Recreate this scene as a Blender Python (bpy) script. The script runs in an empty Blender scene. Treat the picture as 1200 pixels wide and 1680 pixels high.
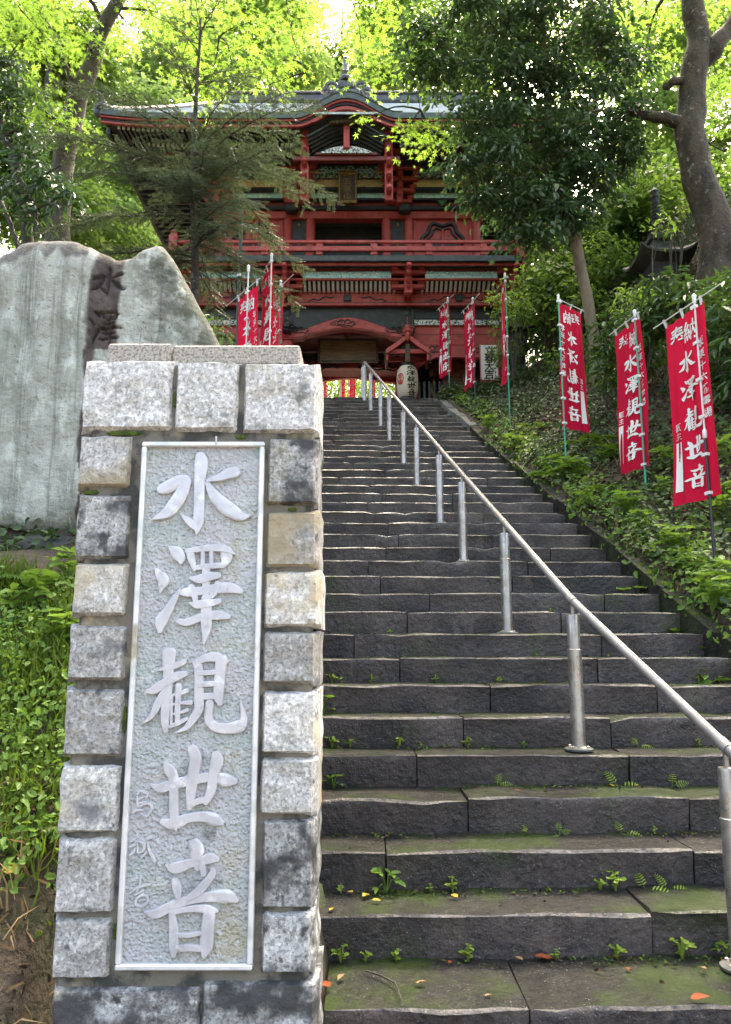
import bpy, math, random
import numpy as np
from mathutils import Vector, Matrix, noise as mnoise
SC = bpy.context.scene
COL = SC.collection
R = math.radians
rng = np.random.default_rng(7)
random.seed(7)

# ------------------------------------------------------------------ camera, sky, sun, exposure
EYE, PITCH, FPX = 1.332, R(10), 1262.0
cam = bpy.data.cameras.new('camera')
cam.lens = FPX / 1680 * 36
cam.sensor_width = 36
cam.clip_end = 2000
camo = bpy.data.objects.new('camera', cam)
COL.objects.link(camo)
camo.location = (0, 0, EYE)
camo.rotation_euler = (R(90) + PITCH, 0, 0)
SC.camera = camo

SUN_EL, SUN_AZ = 58, 20        # the sun stands behind the gate, a little to the right
world = bpy.data.worlds.new('World')
SC.world = world
world.use_nodes = True
wn = world.node_tree
sky = wn.nodes.new('ShaderNodeTexSky')
sky.sky_type = 'NISHITA'
sky.sun_disc = False
sky.sun_elevation = R(SUN_EL)
sky.sun_rotation = R(SUN_AZ)
sky.air_density = 1.0
sky.dust_density = 8.0
sky.ozone_density = 0.6
wn.nodes['Background'].inputs[1].default_value = 0.15
wn.links.new(sky.outputs[0], wn.nodes['Background'].inputs[0])
sl = bpy.data.lights.new('sun', 'SUN')
sl.energy = 1.5
sl.angle = R(12)
sl.color = (1, .95, .86)
so = bpy.data.objects.new('sun', sl)
COL.objects.link(so)
sd = Vector((math.sin(R(SUN_AZ)) * math.cos(R(SUN_EL)), math.cos(R(SUN_AZ)) * math.cos(R(SUN_EL)), math.sin(R(SUN_EL))))
so.rotation_euler = sd.to_track_quat('Z', 'Y').to_euler()
SC.view_settings.view_transform = 'Standard'
SC.view_settings.look = 'None'
SC.view_settings.exposure = 3.0
SC.view_settings.gamma = 1
SC.view_settings.use_white_balance = True
SC.view_settings.white_balance_temperature = 7250
SC.view_settings.white_balance_tint = 8
SC.view_settings.use_curve_mapping = False
cy = SC.cycles
cy.use_denoising = True
cy.max_bounces = 7
cy.diffuse_bounces = 4
cy.glossy_bounces = 2
cy.transmission_bounces = 5
cy.transparent_max_bounces = 4
cy.caustics_reflective = False
cy.caustics_refractive = False
cy.sample_clamp_indirect = 8


def at(px, py, Y):
    """the point at depth Y metres that the photograph shows at pixel (px, py)"""
    dx, dy = (px - 600) / FPX, (840 - py) / FPX
    c, s = math.cos(PITCH), math.sin(PITCH)
    k = Y / (c - dy * s)
    return Vector((dx * k, Y, EYE + (s + dy * c) * k))


def zz(py, Y):
    return at(600, py, Y).z


# ------------------------------------------------------------------ helpers: objects and meshes
def mkobj(name, data, parent=None, loc=(0, 0, 0)):
    o = bpy.data.objects.new(name, data)
    COL.objects.link(o)
    o.parent = parent
    o.location = loc
    return o


def base_of(o):
    v = Vector((0, 0, 0))
    while o is not None:
        v += o.location
        o = o.parent
    return v


def tag(o, label=None, cat=None, group=None, kind=None):
    if label: o['label'] = label
    if cat: o['category'] = cat
    if group: o['group'] = group
    if kind: o['kind'] = kind
    return o


def thing(name, label, cat, loc=(0, 0, 0), group=None):
    return tag(mkobj(name, None, None, loc), label, cat, group)


class MB:
    def __init__(self):
        self.v, self.f, self.m = [], [], []

    def add(self, vs, fs, mi=0):
        n = len(self.v)
        self.v += [tuple(v) for v in vs]
        self.f += [tuple(i + n for i in f) for f in fs]
        self.m += [mi] * len(fs)
        return self

    def box(self, x0, x1, y0, y1, z0, z1, b=0.0, mi=0):
        if b <= 0:
            vs = [(x, y, z) for z in (z0, z1) for y in (y0, y1) for x in (x0, x1)]
            return self.add(vs, [(0, 2, 3, 1), (4, 5, 7, 6), (0, 1, 5, 4), (1, 3, 7, 5), (3, 2, 6, 7), (2, 0, 4, 6)], mi)
        b = min(b, abs(x1 - x0) * .4, abs(y1 - y0) * .4, abs(z1 - z0) * .4)
        vs, idx = [], {}
        for sx in (0, 1):
            for sy in (0, 1):
                for sz in (0, 1):
                    X, Y, Z = (x0, x1)[sx], (y0, y1)[sy], (z0, z1)[sz]
                    ix, iy, iz = (b, -b)[sx], (b, -b)[sy], (b, -b)[sz]
                    for a, p in (('x', (X, Y + iy, Z + iz)), ('y', (X + ix, Y, Z + iz)), ('z', (X + ix, Y + iy, Z))):
                        idx[(a, sx, sy, sz)] = len(vs)
                        vs.append(p)
        g = lambda a, x, y, z: idx[(a, x, y, z)]
        fs = []
        for s in (0, 1):
            q = [('x', s, 0, 0), ('x', s, 1, 0), ('x', s, 1, 1), ('x', s, 0, 1)]
            fs.append([g(*k) for k in (q if s else q[::-1])])
            q = [('y', 0, s, 0), ('y', 1, s, 0), ('y', 1, s, 1), ('y', 0, s, 1)]
            fs.append([g(*k) for k in (q[::-1] if s else q)])
            q = [('z', 0, 0, s), ('z', 1, 0, s), ('z', 1, 1, s), ('z', 0, 1, s)]
            fs.append([g(*k) for k in (q if s else q[::-1])])
        for s in (0, 1):
            for t in (0, 1):
                fs.append([g('x', s, t, 0), g('x', s, t, 1), g('y', s, t, 1), g('y', s, t, 0)])
                fs.append([g('x', s, 0, t), g('x', s, 1, t), g('z', s, 1, t), g('z', s, 0, t)])
                fs.append([g('y', 0, s, t), g('y', 1, s, t), g('z', 1, s, t), g('z', 0, s, t)])
                for w in (0, 1):
                    fs.append([g('x', s, t, w), g('y', s, t, w), g('z', s, t, w)])
        return self.add(vs, fs, mi)

    def tube(self, pts, rad, n=8, caps=True, mi=0):
        pts = [Vector(p) for p in pts]
        if not hasattr(rad, '__len__'): rad = [rad] * len(pts)
        vs, fs = [], []
        ref = None
        for i, p in enumerate(pts):
            t = (pts[min(i + 1, len(pts) - 1)] - pts[max(i - 1, 0)]).normalized()
            if ref is None:
                ref = Vector((0, 0, 1)) if abs(t.z) < .9 else Vector((1, 0, 0))
            a = (ref - t * ref.dot(t)).normalized()
            ref = a
            b = t.cross(a)
            for k in range(n):
                th = 2 * math.pi * k / n
                vs.append(p + (a * math.cos(th) + b * math.sin(th)) * rad[i])
        for i in range(len(pts) - 1):
            for k in range(n):
                k2 = (k + 1) % n
                fs.append((i * n + k, i * n + k2, (i + 1) * n + k2, (i + 1) * n + k))
        if caps:
            fs.append(tuple(range(n))[::-1])
            fs.append(tuple((len(pts) - 1) * n + k for k in range(n)))
        return self.add(vs, fs, mi)

    def lathe(self, prof, n=16, c=(0, 0, 0), mi=0):
        """prof: list of (radius, z)"""
        vs, fs = [], []
        for r, z in prof:
            for k in range(n):
                th = 2 * math.pi * k / n
                vs.append((c[0] + r * math.cos(th), c[1] + r * math.sin(th), c[2] + z))
        for i in range(len(prof) - 1):
            for k in range(n):
                k2 = (k + 1) % n
                fs.append((i * n + k, i * n + k2, (i + 1) * n + k2, (i + 1) * n + k))
        fs.append(tuple(range(n))[::-1])
        fs.append(tuple((len(prof) - 1) * n + k for k in range(n)))
        return self.add(vs, fs, mi)

    def strip(self, lo, hi, y0, y1, mi=0):
        """a board between two poly-lines lo / hi of (x, z), from depth y0 (front) to y1"""
        n = len(lo)
        vs = [(x, y0, z) for x, z in lo] + [(x, y0, z) for x, z in hi] + [(x, y1, z) for x, z in lo] + [(x, y1, z) for x, z in hi]
        fs = []
        for i in range(n - 1):
            fs += [(i, i + 1, n + i + 1, n + i), (2 * n + i + 1, 2 * n + i, 3 * n + i, 3 * n + i + 1),
                   (n + i, n + i + 1, 3 * n + i + 1, 3 * n + i), (i + 1, i, 2 * n + i, 2 * n + i + 1)]
        fs += [(0, n, 3 * n, 2 * n), (n - 1, 3 * n - 1, 4 * n - 1, 2 * n - 1)]
        return self.add(vs, fs, mi)

    def mesh(self, name, mats=(), smooth=False, off=Vector((0, 0, 0))):
        me = bpy.data.meshes.new(name)
        me.from_pydata([(v[0] - off[0], v[1] - off[1], v[2] - off[2]) for v in self.v], [], self.f)
        for m in (mats if isinstance(mats, (list, tuple)) else [mats]):
            me.materials.append(m)
        if any(self.m):
            me.polygons.foreach_set('material_index', self.m)
        if smooth:
            me.polygons.foreach_set('use_smooth', [True] * len(me.polygons))
            if smooth == 'auto':
                me.set_sharp_from_angle(angle=R(40))
        me.update()
        return me

    def build(self, name, mats, parent=None, smooth=False):
        return mkobj(name, self.mesh(name, mats, smooth, base_of(parent)), parent)


def np_mesh(name, V, F, mat, uniform=4, smooth=False):
    """fast mesh from arrays; F is (n, uniform)"""
    me = bpy.data.meshes.new(name)
    V = np.asarray(V, np.float32).reshape(-1, 3)
    F = np.asarray(F, np.int32).reshape(-1, uniform)
    me.vertices.add(len(V))
    me.vertices.foreach_set('co', V.ravel())
    me.loops.add(F.size)
    me.loops.foreach_set('vertex_index', F.ravel())
    me.polygons.add(len(F))
    me.polygons.foreach_set('loop_start', np.arange(0, F.size, uniform, dtype=np.int32))
    if smooth:
        me.polygons.foreach_set('use_smooth', np.ones(len(F), bool))
    me.materials.append(mat)
    me.update(calc_edges=True)
    return me


def copy_tree(o, loc, label=None, parent=None):
    c = o.copy()
    COL.objects.link(c)
    c.parent = parent
    if loc is not None: c.location = loc
    if label: c['label'] = label
    for ch in o.children:
        copy_tree(ch, None, None, c)
    return c


# ------------------------------------------------------------------ materials
def nodes_of(name):
    m = bpy.data.materials.new(name)
    m.use_nodes = True
    nt = m.node_tree
    return m, nt, nt.nodes['Principled BSDF']


def N(nt, typ, **kw):
    n = nt.nodes.new(typ)
    for k, v in kw.items():
        if k == 'i':
            for a, b in v.items(): n.inputs[a].default_value = b
        else:
            setattr(n, k, v)
    return n


def c4(c):
    return (c[0], c[1], c[2], 1)


def noise_fac(nt, scale, lo, hi, detail=5, stretch=None, rough=.6, dist=0):
    g = nt.nodes.new('ShaderNodeNewGeometry')
    src = g.outputs['Position']
    if stretch:
        mp = N(nt, 'ShaderNodeMapping')
        mp.inputs['Scale'].default_value = stretch
        nt.links.new(src, mp.inputs[0])
        src = mp.outputs[0]
    t = N(nt, 'ShaderNodeTexNoise', i={'Scale': scale, 'Detail': detail, 'Roughness': rough, 'Distortion': dist})
    nt.links.new(src, t.inputs['Vector'])
    r = N(nt, 'ShaderNodeMapRange', i={1: lo, 2: hi})
    r.interpolation_type = 'SMOOTHSTEP'
    nt.links.new(t.outputs[0], r.inputs[0])
    return r.outputs[0]


def mixc(nt, fac, a, b, blend='MIX'):
    m = N(nt, 'ShaderNodeMix', data_type='RGBA', blend_type=blend)
    for sock, val in ((m.inputs[0], fac), (m.inputs[6], a), (m.inputs[7], b)):
        if isinstance(val, (int, float)): sock.default_value = val
        elif isinstance(val, (tuple, list)): sock.default_value = c4(val)
        else: nt.links.new(val, sock)
    return m.outputs[2]


def bump(nt, bs, layers):
    prev = None
    for scale, strength, dist, kind in layers:
        if kind == 'v':
            g = nt.nodes.new('ShaderNodeNewGeometry')
            t = N(nt, 'ShaderNodeTexVoronoi', feature='SMOOTH_F1', i={'Scale': scale})
            nt.links.new(g.outputs['Position'], t.inputs['Vector'])
            h = t.outputs['Distance']
        else:
            h = noise_fac(nt, scale, 0, 1, 6)
        b = N(nt, 'ShaderNodeBump', i={'Strength': strength, 'Distance': dist})
        nt.links.new(h, b.inputs['Height'])
        if prev is not None: nt.links.new(prev, b.inputs['Normal'])
        prev = b.outputs[0]
    nt.links.new(prev, bs.inputs['Normal'])


def pmat(name, col, layers=(), rough=.6, metal=0, bumps=(), spec=.5, rand=0, rvar=None):
    """layers: (colour, scale, lo, hi[, stretch]) laid over one another; rand: brightness spread between objects"""
    m, nt, bs = nodes_of(name)
    out = None
    c = col
    for L in layers:
        f = noise_fac(nt, L[1], L[2], L[3], stretch=L[4] if len(L) > 4 else None)
        c = mixc(nt, f, c, L[0])
        out = c
    if rand:
        oi = nt.nodes.new('ShaderNodeObjectInfo')
        r = N(nt, 'ShaderNodeMapRange', i={3: 1 - rand, 4: 1 + rand})
        nt.links.new(oi.outputs['Random'], r.inputs[0])
        c = mixc(nt, 1.0, c, r.outputs[0], 'MULTIPLY')
        out = c
    if out is None: bs.inputs['Base Color'].default_value = c4(col)
    else: nt.links.new(out, bs.inputs['Base Color'])
    bs.inputs['Roughness'].default_value = rough
    if rvar:
        f = noise_fac(nt, rvar[0], .35, .65)
        r = N(nt, 'ShaderNodeMapRange', i={3: rvar[1], 4: rvar[2]})
        nt.links.new(f, r.inputs[0])
        nt.links.new(r.outputs[0], bs.inputs['Roughness'])
    bs.inputs['Metallic'].default_value = metal
    bs.inputs['Specular IOR Level'].default_value = spec
    if bumps: bump(nt, bs, bumps)
    return m


def leafmat(name, a, b, trans, tfac=.45, rough=.45, spec=.4, c=None):
    m, nt, bs = nodes_of(name)
    g = nt.nodes.new('ShaderNodeNewGeometry')
    col = mixc(nt, g.outputs['Random Per Island'], a, b)
    if c:
        f = noise_fac(nt, .9, .42, .62, 3)
        col = mixc(nt, f, col, c)
    nt.links.new(col, bs.inputs['Base Color'])
    bs.inputs['Roughness'].default_value = rough
    bs.inputs['Specular IOR Level'].default_value = spec
    t = N(nt, 'ShaderNodeBsdfTranslucent')
    tc = mixc(nt, g.outputs['Random Per Island'], trans, tuple(x * .6 for x in trans))
    nt.links.new(tc, t.inputs[0])
    mx = N(nt, 'ShaderNodeMixShader', i={0: tfac})
    nt.links.new(bs.outputs[0], mx.inputs[1])
    nt.links.new(t.outputs[0], mx.inputs[2])
    nt.links.new(mx.outputs[0], nt.nodes['Material Output'].inputs[0])
    return m


MT = {}
MT['soil'] = pmat('soil', (.045, .030, .020), [((.075, .055, .035), 9, .35, .7), ((.03, .045, .012), 1.3, .5, .7)], .9, bumps=[(14, .8, .05, 'n')])
MT['granite'] = pmat('granite', (.48, .465, .43), [((.26, .255, .24), 90, .46, .62), ((.70, .685, .64), 60, .50, .66), ((.42, .35, .22), 2.6, .47, .68),
                     ((.15, .15, .145), 5.5, .54, .72), ((.10, .10, .10), 18, .58, .72)], .8, bumps=[(45, .7, .008, 'n'), (160, .35, .003, 'n')], rand=.34)
MT['granite_dark'] = pmat('stained_granite', (.42, .42, .40), [((.20, .20, .19), 90, .46, .62), ((.66, .65, .62), 60, .52, .68), ((.40, .35, .20), 3.0, .54, .72),
                     ((.055, .055, .055), 6.5, .42, .62), ((.05, .05, .05), 20, .54, .68)], .8, bumps=[(45, .7, .008, 'n'), (160, .35, .003, 'n')], rand=.25)
MT['granite_white'] = pmat('pale_granite', (.53, .515, .48), [((.30, .295, .275), 90, .46, .62), ((.78, .77, .74), 60, .48, .64), ((.42, .39, .27), 3.0, .52, .70),
                     ((.20, .20, .19), 10, .56, .70)], .8, bumps=[(45, .7, .008, 'n'), (160, .35, .003, 'n')], rand=.12)
MT['granite_cap'] = pmat('granite_cap', (.38, .345, .285), [((.15, .14, .125), 110, .46, .6), ((.52, .49, .42), 80, .55, .68), ((.30, .26, .17), 5, .55, .75)], .8, bumps=[(120, .4, .003, 'n')])
MT['mortar'] = pmat('mortar', (.17, .155, .125), [((.05, .05, .045), 7, .44, .58), ((.34, .29, .20), 4, .55, .7)], .9, bumps=[(60, .6, .006, 'n')])
MT['moss'] = pmat('moss', (.05, .085, .008), [((.10, .15, .015), 40, .4, .65)], .95, bumps=[(120, 1, .01, 'n')])
MT['step'] = None
MT['steel_rail'] = pmat('dull_steel_rail', (.24, .225, .215), [((.17, .16, .155), 6, .4, .65)], .45, metal=.35)
MT['steel'] = pmat('steel', (.42, .40, .38), [((.31, .285, .255), 6, .4, .65)], .36, metal=.8, bumps=[(300, .08, .001, 'n')], rvar=(20, .25, .45))
MT['red'] = pmat('red_lacquer', (.39, .052, .048), [((.45, .085, .075), 3, .45, .7), ((.22, .032, .032), 7, .54, .70), ((.46, .15, .125), 2.2, .62, .76, (3, 1, .4))], .55, bumps=[(30, .15, .004, 'n')])
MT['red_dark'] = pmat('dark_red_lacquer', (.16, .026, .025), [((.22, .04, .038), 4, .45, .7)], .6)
MT['black'] = pmat('black_lacquer', (.014, .015, .018), [((.03, .033, .038), 5, .45, .7)], .5)
MT['slate'] = pmat('slate_grey_board', (.045, .052, .058), [((.075, .08, .085), 6, .45, .7), ((.2, .2, .2), 30, .66, .72)], .6)
MT['greenblack'] = pmat('dark_green_board', (.022, .032, .028), [((.05, .06, .05), 5, .45, .7)], .55)
MT['white_paint'] = pmat('white_paint', (.55, .57, .58), [((.35, .37, .4), 12, .5, .7)], .6)
MT['cove'] = pmat('pale_cove_slat', (.78, .81, .84), [((.60, .63, .67), 8, .5, .7)], .6)
MT['turquoise'] = pmat('turquoise_carving', (.33, .72, .82), [((.70, .86, .88), 22, .46, .56), ((.12, .40, .50), 18, .60, .68)], .6, bumps=[(18, 1, .012, 'n')])
MT['ochre'] = pmat('ochre_carving', (.68, .40, .08), [((.36, .08, .04), 16, .58, .64), ((.78, .55, .2), 24, .55, .65)], .6, bumps=[(20, 1, .012, 'n')])
MT['cream'] = pmat('gilded_cream_carving', (.78, .58, .34), [((.40, .24, .10), 24, .57, .64), ((.82, .70, .5), 30, .55, .65)], .55, bumps=[(24, 1, .04, 'n')])
MT['multi'] = pmat('painted_carving', (.05, .10, .09), [((.40, .70, .64), 16, .5, .56), ((.62, .52, .3), 13, .57, .63), ((.40, .07, .05), 9, .61, .67)], .6, bumps=[(16, 1, .06, 'n')])
MT['white_black'] = pmat('white_black_carving', (.03, .03, .032), [((.72, .72, .72), 26, .43, .49)], .6, bumps=[(26, 1, .03, 'n')])
MT['gold'] = pmat('dull_gold', (.25, .15, .04), [((.12, .07, .02), 20, .45, .6)], .45, metal=.35)
MT['board'] = pmat('gilded_wood_board', (.17, .115, .05), [((.10, .06, .025), 3, .4, .65, (1, 1, 8))], .5)
MT['wood'] = pmat('dark_brown_wood', (.05, .028, .014), [((.09, .05, .022), 6, .45, .65)], .6)
MT['roof'] = pmat('sky_pale_copper_sheet', (.50, .52, .52), [((.38, .41, .41), 2.5, .4, .65), ((.60, .62, .62), 9, .5, .7)], .30, metal=.1, spec=.8, bumps=[(6, .15, .02, 'n')])  # base colour raised to carry the sky's pale reflection
MT['roof_edge'] = pmat('green_copper_edge', (.05, .07, .062), [((.085, .11, .095), 7, .45, .65)], .55)
MT['tile'] = pmat('grey_ridge_tile', (.06, .064, .07), [((.12, .12, .13), 7, .45, .65)], .5)
MT['cloth'] = leafmat('red_banner_cloth', (.53, .008, .042), (.56, .010, .047), (.55, .012, .045), .25, .8, .1)
MT['ink_white'] = pmat('white_print', (.78, .76, .72), rough=.8, spec=.1)
MT['ink_black'] = pmat('black_ink', (.012, .011, .012), rough=.7, spec=.2)
MT['ink_red'] = pmat('red_ink', (.45, .02, .02), rough=.7)
MT['plastic'] = pmat('white_plastic', (.75, .75, .73), rough=.4)
MT['pole_green'] = pmat('green_pole', (.03, .32, .20), rough=.35)
MT['pole_black'] = pmat('black_pole', (.02, .02, .024), rough=.35)
MT['pole_white'] = pmat('white_pole', (.72, .72, .70), rough=.35)
MT['cord'] = pmat('cord', (.45, .42, .36), rough=.8)
MT['paper'] = leafmat('lantern_paper', (.78, .68, .54), (.78, .68, .54), (.6, .5, .34), .25, .7, .2)
MT['stone'] = pmat('shaded_garden_stone', (.055, .062, .06), [((.028, .033, .032), 4, .42, .62), ((.05, .065, .04), 2.5, .55, .7)], .85, bumps=[(25, .6, .02, 'n')])  # darkened so the colour holds the shade under the trees
MT['stone_dark'] = pmat('dark_plinth_stone', (.035, .036, .032), [((.07, .07, .062), 7, .45, .65), ((.045, .06, .012), 2.4, .52, .66)], .75, bumps=[(12, .8, .03, 'n')])
MT['bark'] = pmat('bark', (.070, .055, .042), [((.032, .026, .020), 5, .42, .62, (1, 1, .35)), ((.20, .18, .14), 9, .58, .7)], .9, bumps=[(16, .9, .03, 'n')])
MT['bark_dark'] = pmat('dark_bark', (.05, .042, .034), [((.09, .08, .065), 7, .45, .65, (1, 1, .35))], .9, bumps=[(18, .8, .02, 'n')])
MT['bark_pale'] = pmat('pale_bark', (.19, .15, .10), [((.10, .08, .055), 7, .45, .65, (1, 1, .4))], .9, bumps=[(22, .6, .012, 'n')])
MT['coping'] = pmat('grey_coping_stone', (.13, .13, .12), [((.06, .065, .05), 4, .45, .65), ((.2, .2, .19), 30, .55, .7)], .8, bumps=[(30, .6, .01, 'n')], rand=.2)
# foliage
MT['maple'] = leafmat('maple_leaf', (.080, .16, .026), (.12, .21, .035), (.36, .60, .08), .55, .5, .3)
MT['maple_far'] = leafmat('bright_maple_leaf', (.105, .18, .045), (.16, .23, .07), (.44, .64, .16), .55, .5, .3, c=(.13, .23, .07))
MT['mixed'] = leafmat('mixed_green_leaf', (.05, .11, .025), (.09, .155, .035), (.28, .45, .07), .45, .5, .3)
MT['evergreen'] = leafmat('dark_glossy_leaf', (.030, .068, .028), (.068, .12, .052), (.10, .20, .05), .24, .34, .6)
MT['conifer'] = leafmat('conifer_needle', (.060, .088, .060), (.125, .155, .115), (.13, .18, .08), .25, .5, .35)
MT['shrub'] = leafmat('shrub_leaf', (.04, .085, .026), (.075, .13, .05), (.14, .26, .04), .28, .4, .45)
MT['hedge'] = leafmat('hedge_leaf', (.022, .042, .014), (.05, .075, .02), (.09, .14, .02), .2, .5, .35)
MT['herb'] = leafmat('bright_herb_leaf', (.085, .18, .025), (.16, .27, .045), (.28, .46, .06), .35, .5, .3)
MT['sprout'] = leafmat('yellow_green_sprout', (.14, .24, .025), (.24, .33, .05), (.3, .42, .05), .3, .5, .3)
MT['fern'] = leafmat('fern_leaf', (.05, .12, .02), (.10, .18, .03), (.2, .36, .04), .35, .5, .3)
MT['grass'] = leafmat('grass_blade', (.05, .11, .012), (.13, .18, .03), (.2, .3, .03), .3, .55, .25)
MT['litter'] = leafmat('dry_leaf_litter', (.018, .012, .007), (.065, .042, .024), (.05, .03, .015), .1, .8, .2)
MT['ivy'] = leafmat('ground_ivy_leaf', (.022, .050, .016), (.075, .12, .04), (.09, .16, .03), .2, .55, .3)
MT['leaf_red'] = leafmat('red_brown_fallen_leaf', (.22, .045, .02), (.30, .09, .03), (.3, .1, .03), .15, .7, .2)
MT['leaf_yellow'] = leafmat('yellow_fallen_leaf', (.45, .30, .04), (.5, .38, .06), (.5, .35, .05), .2, .7, .2)
MT['leaf_tan'] = leafmat('tan_fallen_leaf', (.25, .16, .08), (.35, .24, .12), (.3, .2, .1), .15, .7, .2)
MT['skin_statue'] = pmat('painted_statue', (.16, .055, .03), [((.08, .03, .02), 6, .45, .65)], .55)
MT['robe'] = pmat('ochre_robe', (.22, .10, .03), [((.10, .045, .015), 5, .45, .65)], .6)


def step_material(name, worn, tread=False):
    m, nt, bs = nodes_of(name)
    c = mixc(nt, noise_fac(nt, 3.0, .38, .66), (.0095, .009, .0085) if tread else (.046, .037, .034) if not worn else (.062, .057, .055), (.018, .017, .0145) if tread else (.080, .064, .056) if not worn else (.12, .112, .106))
    c = mixc(nt, noise_fac(nt, 1.3, .46, .66, 5), c, (.012, .011, .010) if tread else (.028, .025, .024))
    c = mixc(nt, noise_fac(nt, 4.0, .55, .72, 6, (1.5, 1, .35)), c, (.02, .018, .014) if tread else (.092, .074, .063))
    c = mixc(nt, noise_fac(nt, 110, .62, .70), c, (.26, .25, .24))
    c = mixc(nt, noise_fac(nt, 28, .55, .68), c, (.022, .023, .024))
    # moss lies on flat treads, in patches of its own
    g = nt.nodes.new('ShaderNodeNewGeometry')
    sx = nt.nodes.new('ShaderNodeSeparateXYZ')
    nt.links.new(g.outputs['Normal'], sx.inputs[0])
    up = N(nt, 'ShaderNodeMapRange', i={1: -.6, 2: .9, 3: .25, 4: 1})
    nt.links.new(sx.outputs[2], up.inputs[0])
    ms = N(nt, 'ShaderNodeMath', operation='MULTIPLY')
    nt.links.new(noise_fac(nt, 2.1, .44 if tread else .54, .62 if tread else .72, 8), ms.inputs[0])
    nt.links.new(up.outputs[0], ms.inputs[1])
    c = mixc(nt, ms.outputs[0], c, (.020, .034, .006) if tread else (.034, .052, .010))
    nt.links.new(c, bs.inputs['Base Color'])
    r = N(nt, 'ShaderNodeMapRange', i={3: .45 if tread else .34, 4: .85 if tread else .72})
    nt.links.new(noise_fac(nt, 5, .35, .65), r.inputs[0])
    nt.links.new(r.outputs[0], bs.inputs['Roughness'])
    bs.inputs['Specular IOR Level'].default_value = .22 if tread else .45
    bump(nt, bs, [(24, .8, .016, 'n'), (90, .5, .005, 'n')])
    oi = nt.nodes.new('ShaderNodeObjectInfo')
    rr = N(nt, 'ShaderNodeMapRange', i={3: .8, 4: 1.25})
    nt.links.new(oi.outputs['Random'], rr.inputs[0])
    nt.links.new(mixc(nt, 1.0, c, rr.outputs[0], 'MULTIPLY'), bs.inputs['Base Color'])
    return m


MT['step'] = step_material('wet_dark_step_stone', False)
MT['step_tread'] = step_material('mossy_wet_tread', False, True)
MT['step_edge'] = step_material('worn_step_edge', True)


# ------------------------------------------------------------------ terrain
RISE, TREAD, Y0, NSTEP = .18, .342, 3.66, 36
TOPZ = RISE * (NSTEP + 1)
YTOP = Y0 + NSTEP * TREAD


def sstep(a, b, x):
    t = np.clip((np.asarray(x, float) - a) / (b - a), 0, 1)
    return t * t * (3 - 2 * t)


def cx(Y):
    """x of the middle of the stairs at depth Y"""
    return 1.30 - .12 * (np.clip(Y, 2.0, 17) - 4.84)


def stair_z(Y):
    Y = np.asarray(Y, float)
    return np.where(Y < 3.2, -.18, np.clip(RISE * ((Y - Y0) / TREAD + 1), 0, TOPZ))


def H(X, Y):
    X, Y = np.asarray(X, float), np.asarray(Y, float)
    s = stair_z(Y)
    dr = X - (cx(Y) + 1.62)
    le = cx(Y) - 1.60
    le = np.minimum(le, -1.0) * (1 - sstep(3.3, 4.3, Y)) + le * sstep(3.3, 4.3, Y)
    dl = le - X
    wob = .10 * np.sin(X * 1.7 + Y * .9) * np.sin(Y * 1.3 - X * .6) + .05 * np.sin(X * 4.1 - Y * 3.3)
    gr = np.where(dr > 0, .08 + .10 * dr + .17 * np.clip(dr, 0, 4.6) ** 2 + .12 * np.clip(dr - 4.6, 0, 12), 0)
    gl = np.where(dl > 0, .95 * sstep(0, .75, dl) + .28 * np.clip(dl, 0, 30), 0)
    gl = gl * sstep(1.7, 3.7, Y)
    gr = gr * sstep(.8, 3.0, Y)
    near = np.interp(Y, [0, 1.9, 2.3, 2.6, 3.3, 4.1, 4.5, 5.6], [-.18, -.18, .02, .31, .83, 1.46, 1.58, 1.75]) + .12 * np.clip(dl, 0, 6) - s
    gl = np.where(Y < 5.6, near * sstep(-.02, .14, dl) * (1 - sstep(4.8, 5.6, Y)) + gl * sstep(4.8, 5.6, Y), gl)
    flat = sstep(15.3, 16.6, Y) * (1 - sstep(6.0, 8.5, np.abs(X + .45)))
    g = np.where(dr > 0, gr, gl) * (1 - flat) + wob * np.clip(np.maximum(dr, dl) - .3, 0, 1) * sstep(2, 4, Y) * (1 - flat)
    z = s + g
    z = z + .42 * np.clip(Y - 36, 0, 90)
    under = (dr < -.02) & (cx(Y) - 1.62 - X < 0) & (Y > 3.15) & (Y < YTOP + .25)
    return np.where(under, s - .45, z)


def terrain():
    xs = np.unique(np.concatenate([np.linspace(-6, 8, 141), np.linspace(-30, -6, 40), np.linspace(8, 30, 40), [-400, -200, -100, -60, 60, 100, 200, 400]]))
    ys = np.unique(np.concatenate([np.linspace(1, 20, 191), np.linspace(20, 60, 50), [-300, -150, -60, -20, -8, -3, 0, 80, 110, 140, 250, 500]]))
    X, Y = np.meshgrid(xs, ys)
    Z = H(X, Y)
    n, m = X.shape
    i = np.arange(n * m).reshape(n, m)
    F = np.stack([i[:-1, :-1], i[:-1, 1:], i[1:, 1:], i[1:, :-1]], -1)
    me = np_mesh('ground', np.stack([X, Y, Z], -1), F, MT['soil'], 4, True)
    return tag(mkobj('ground', me), 'brown soil slope with moss and leaf litter', None, kind='structure')


terrain()

# ------------------------------------------------------------------ stone stairs
stairs = tag(mkobj('stone_stairs', None), 'long flight of dark wet stone steps climbing to the red gate', kind='structure')


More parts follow.
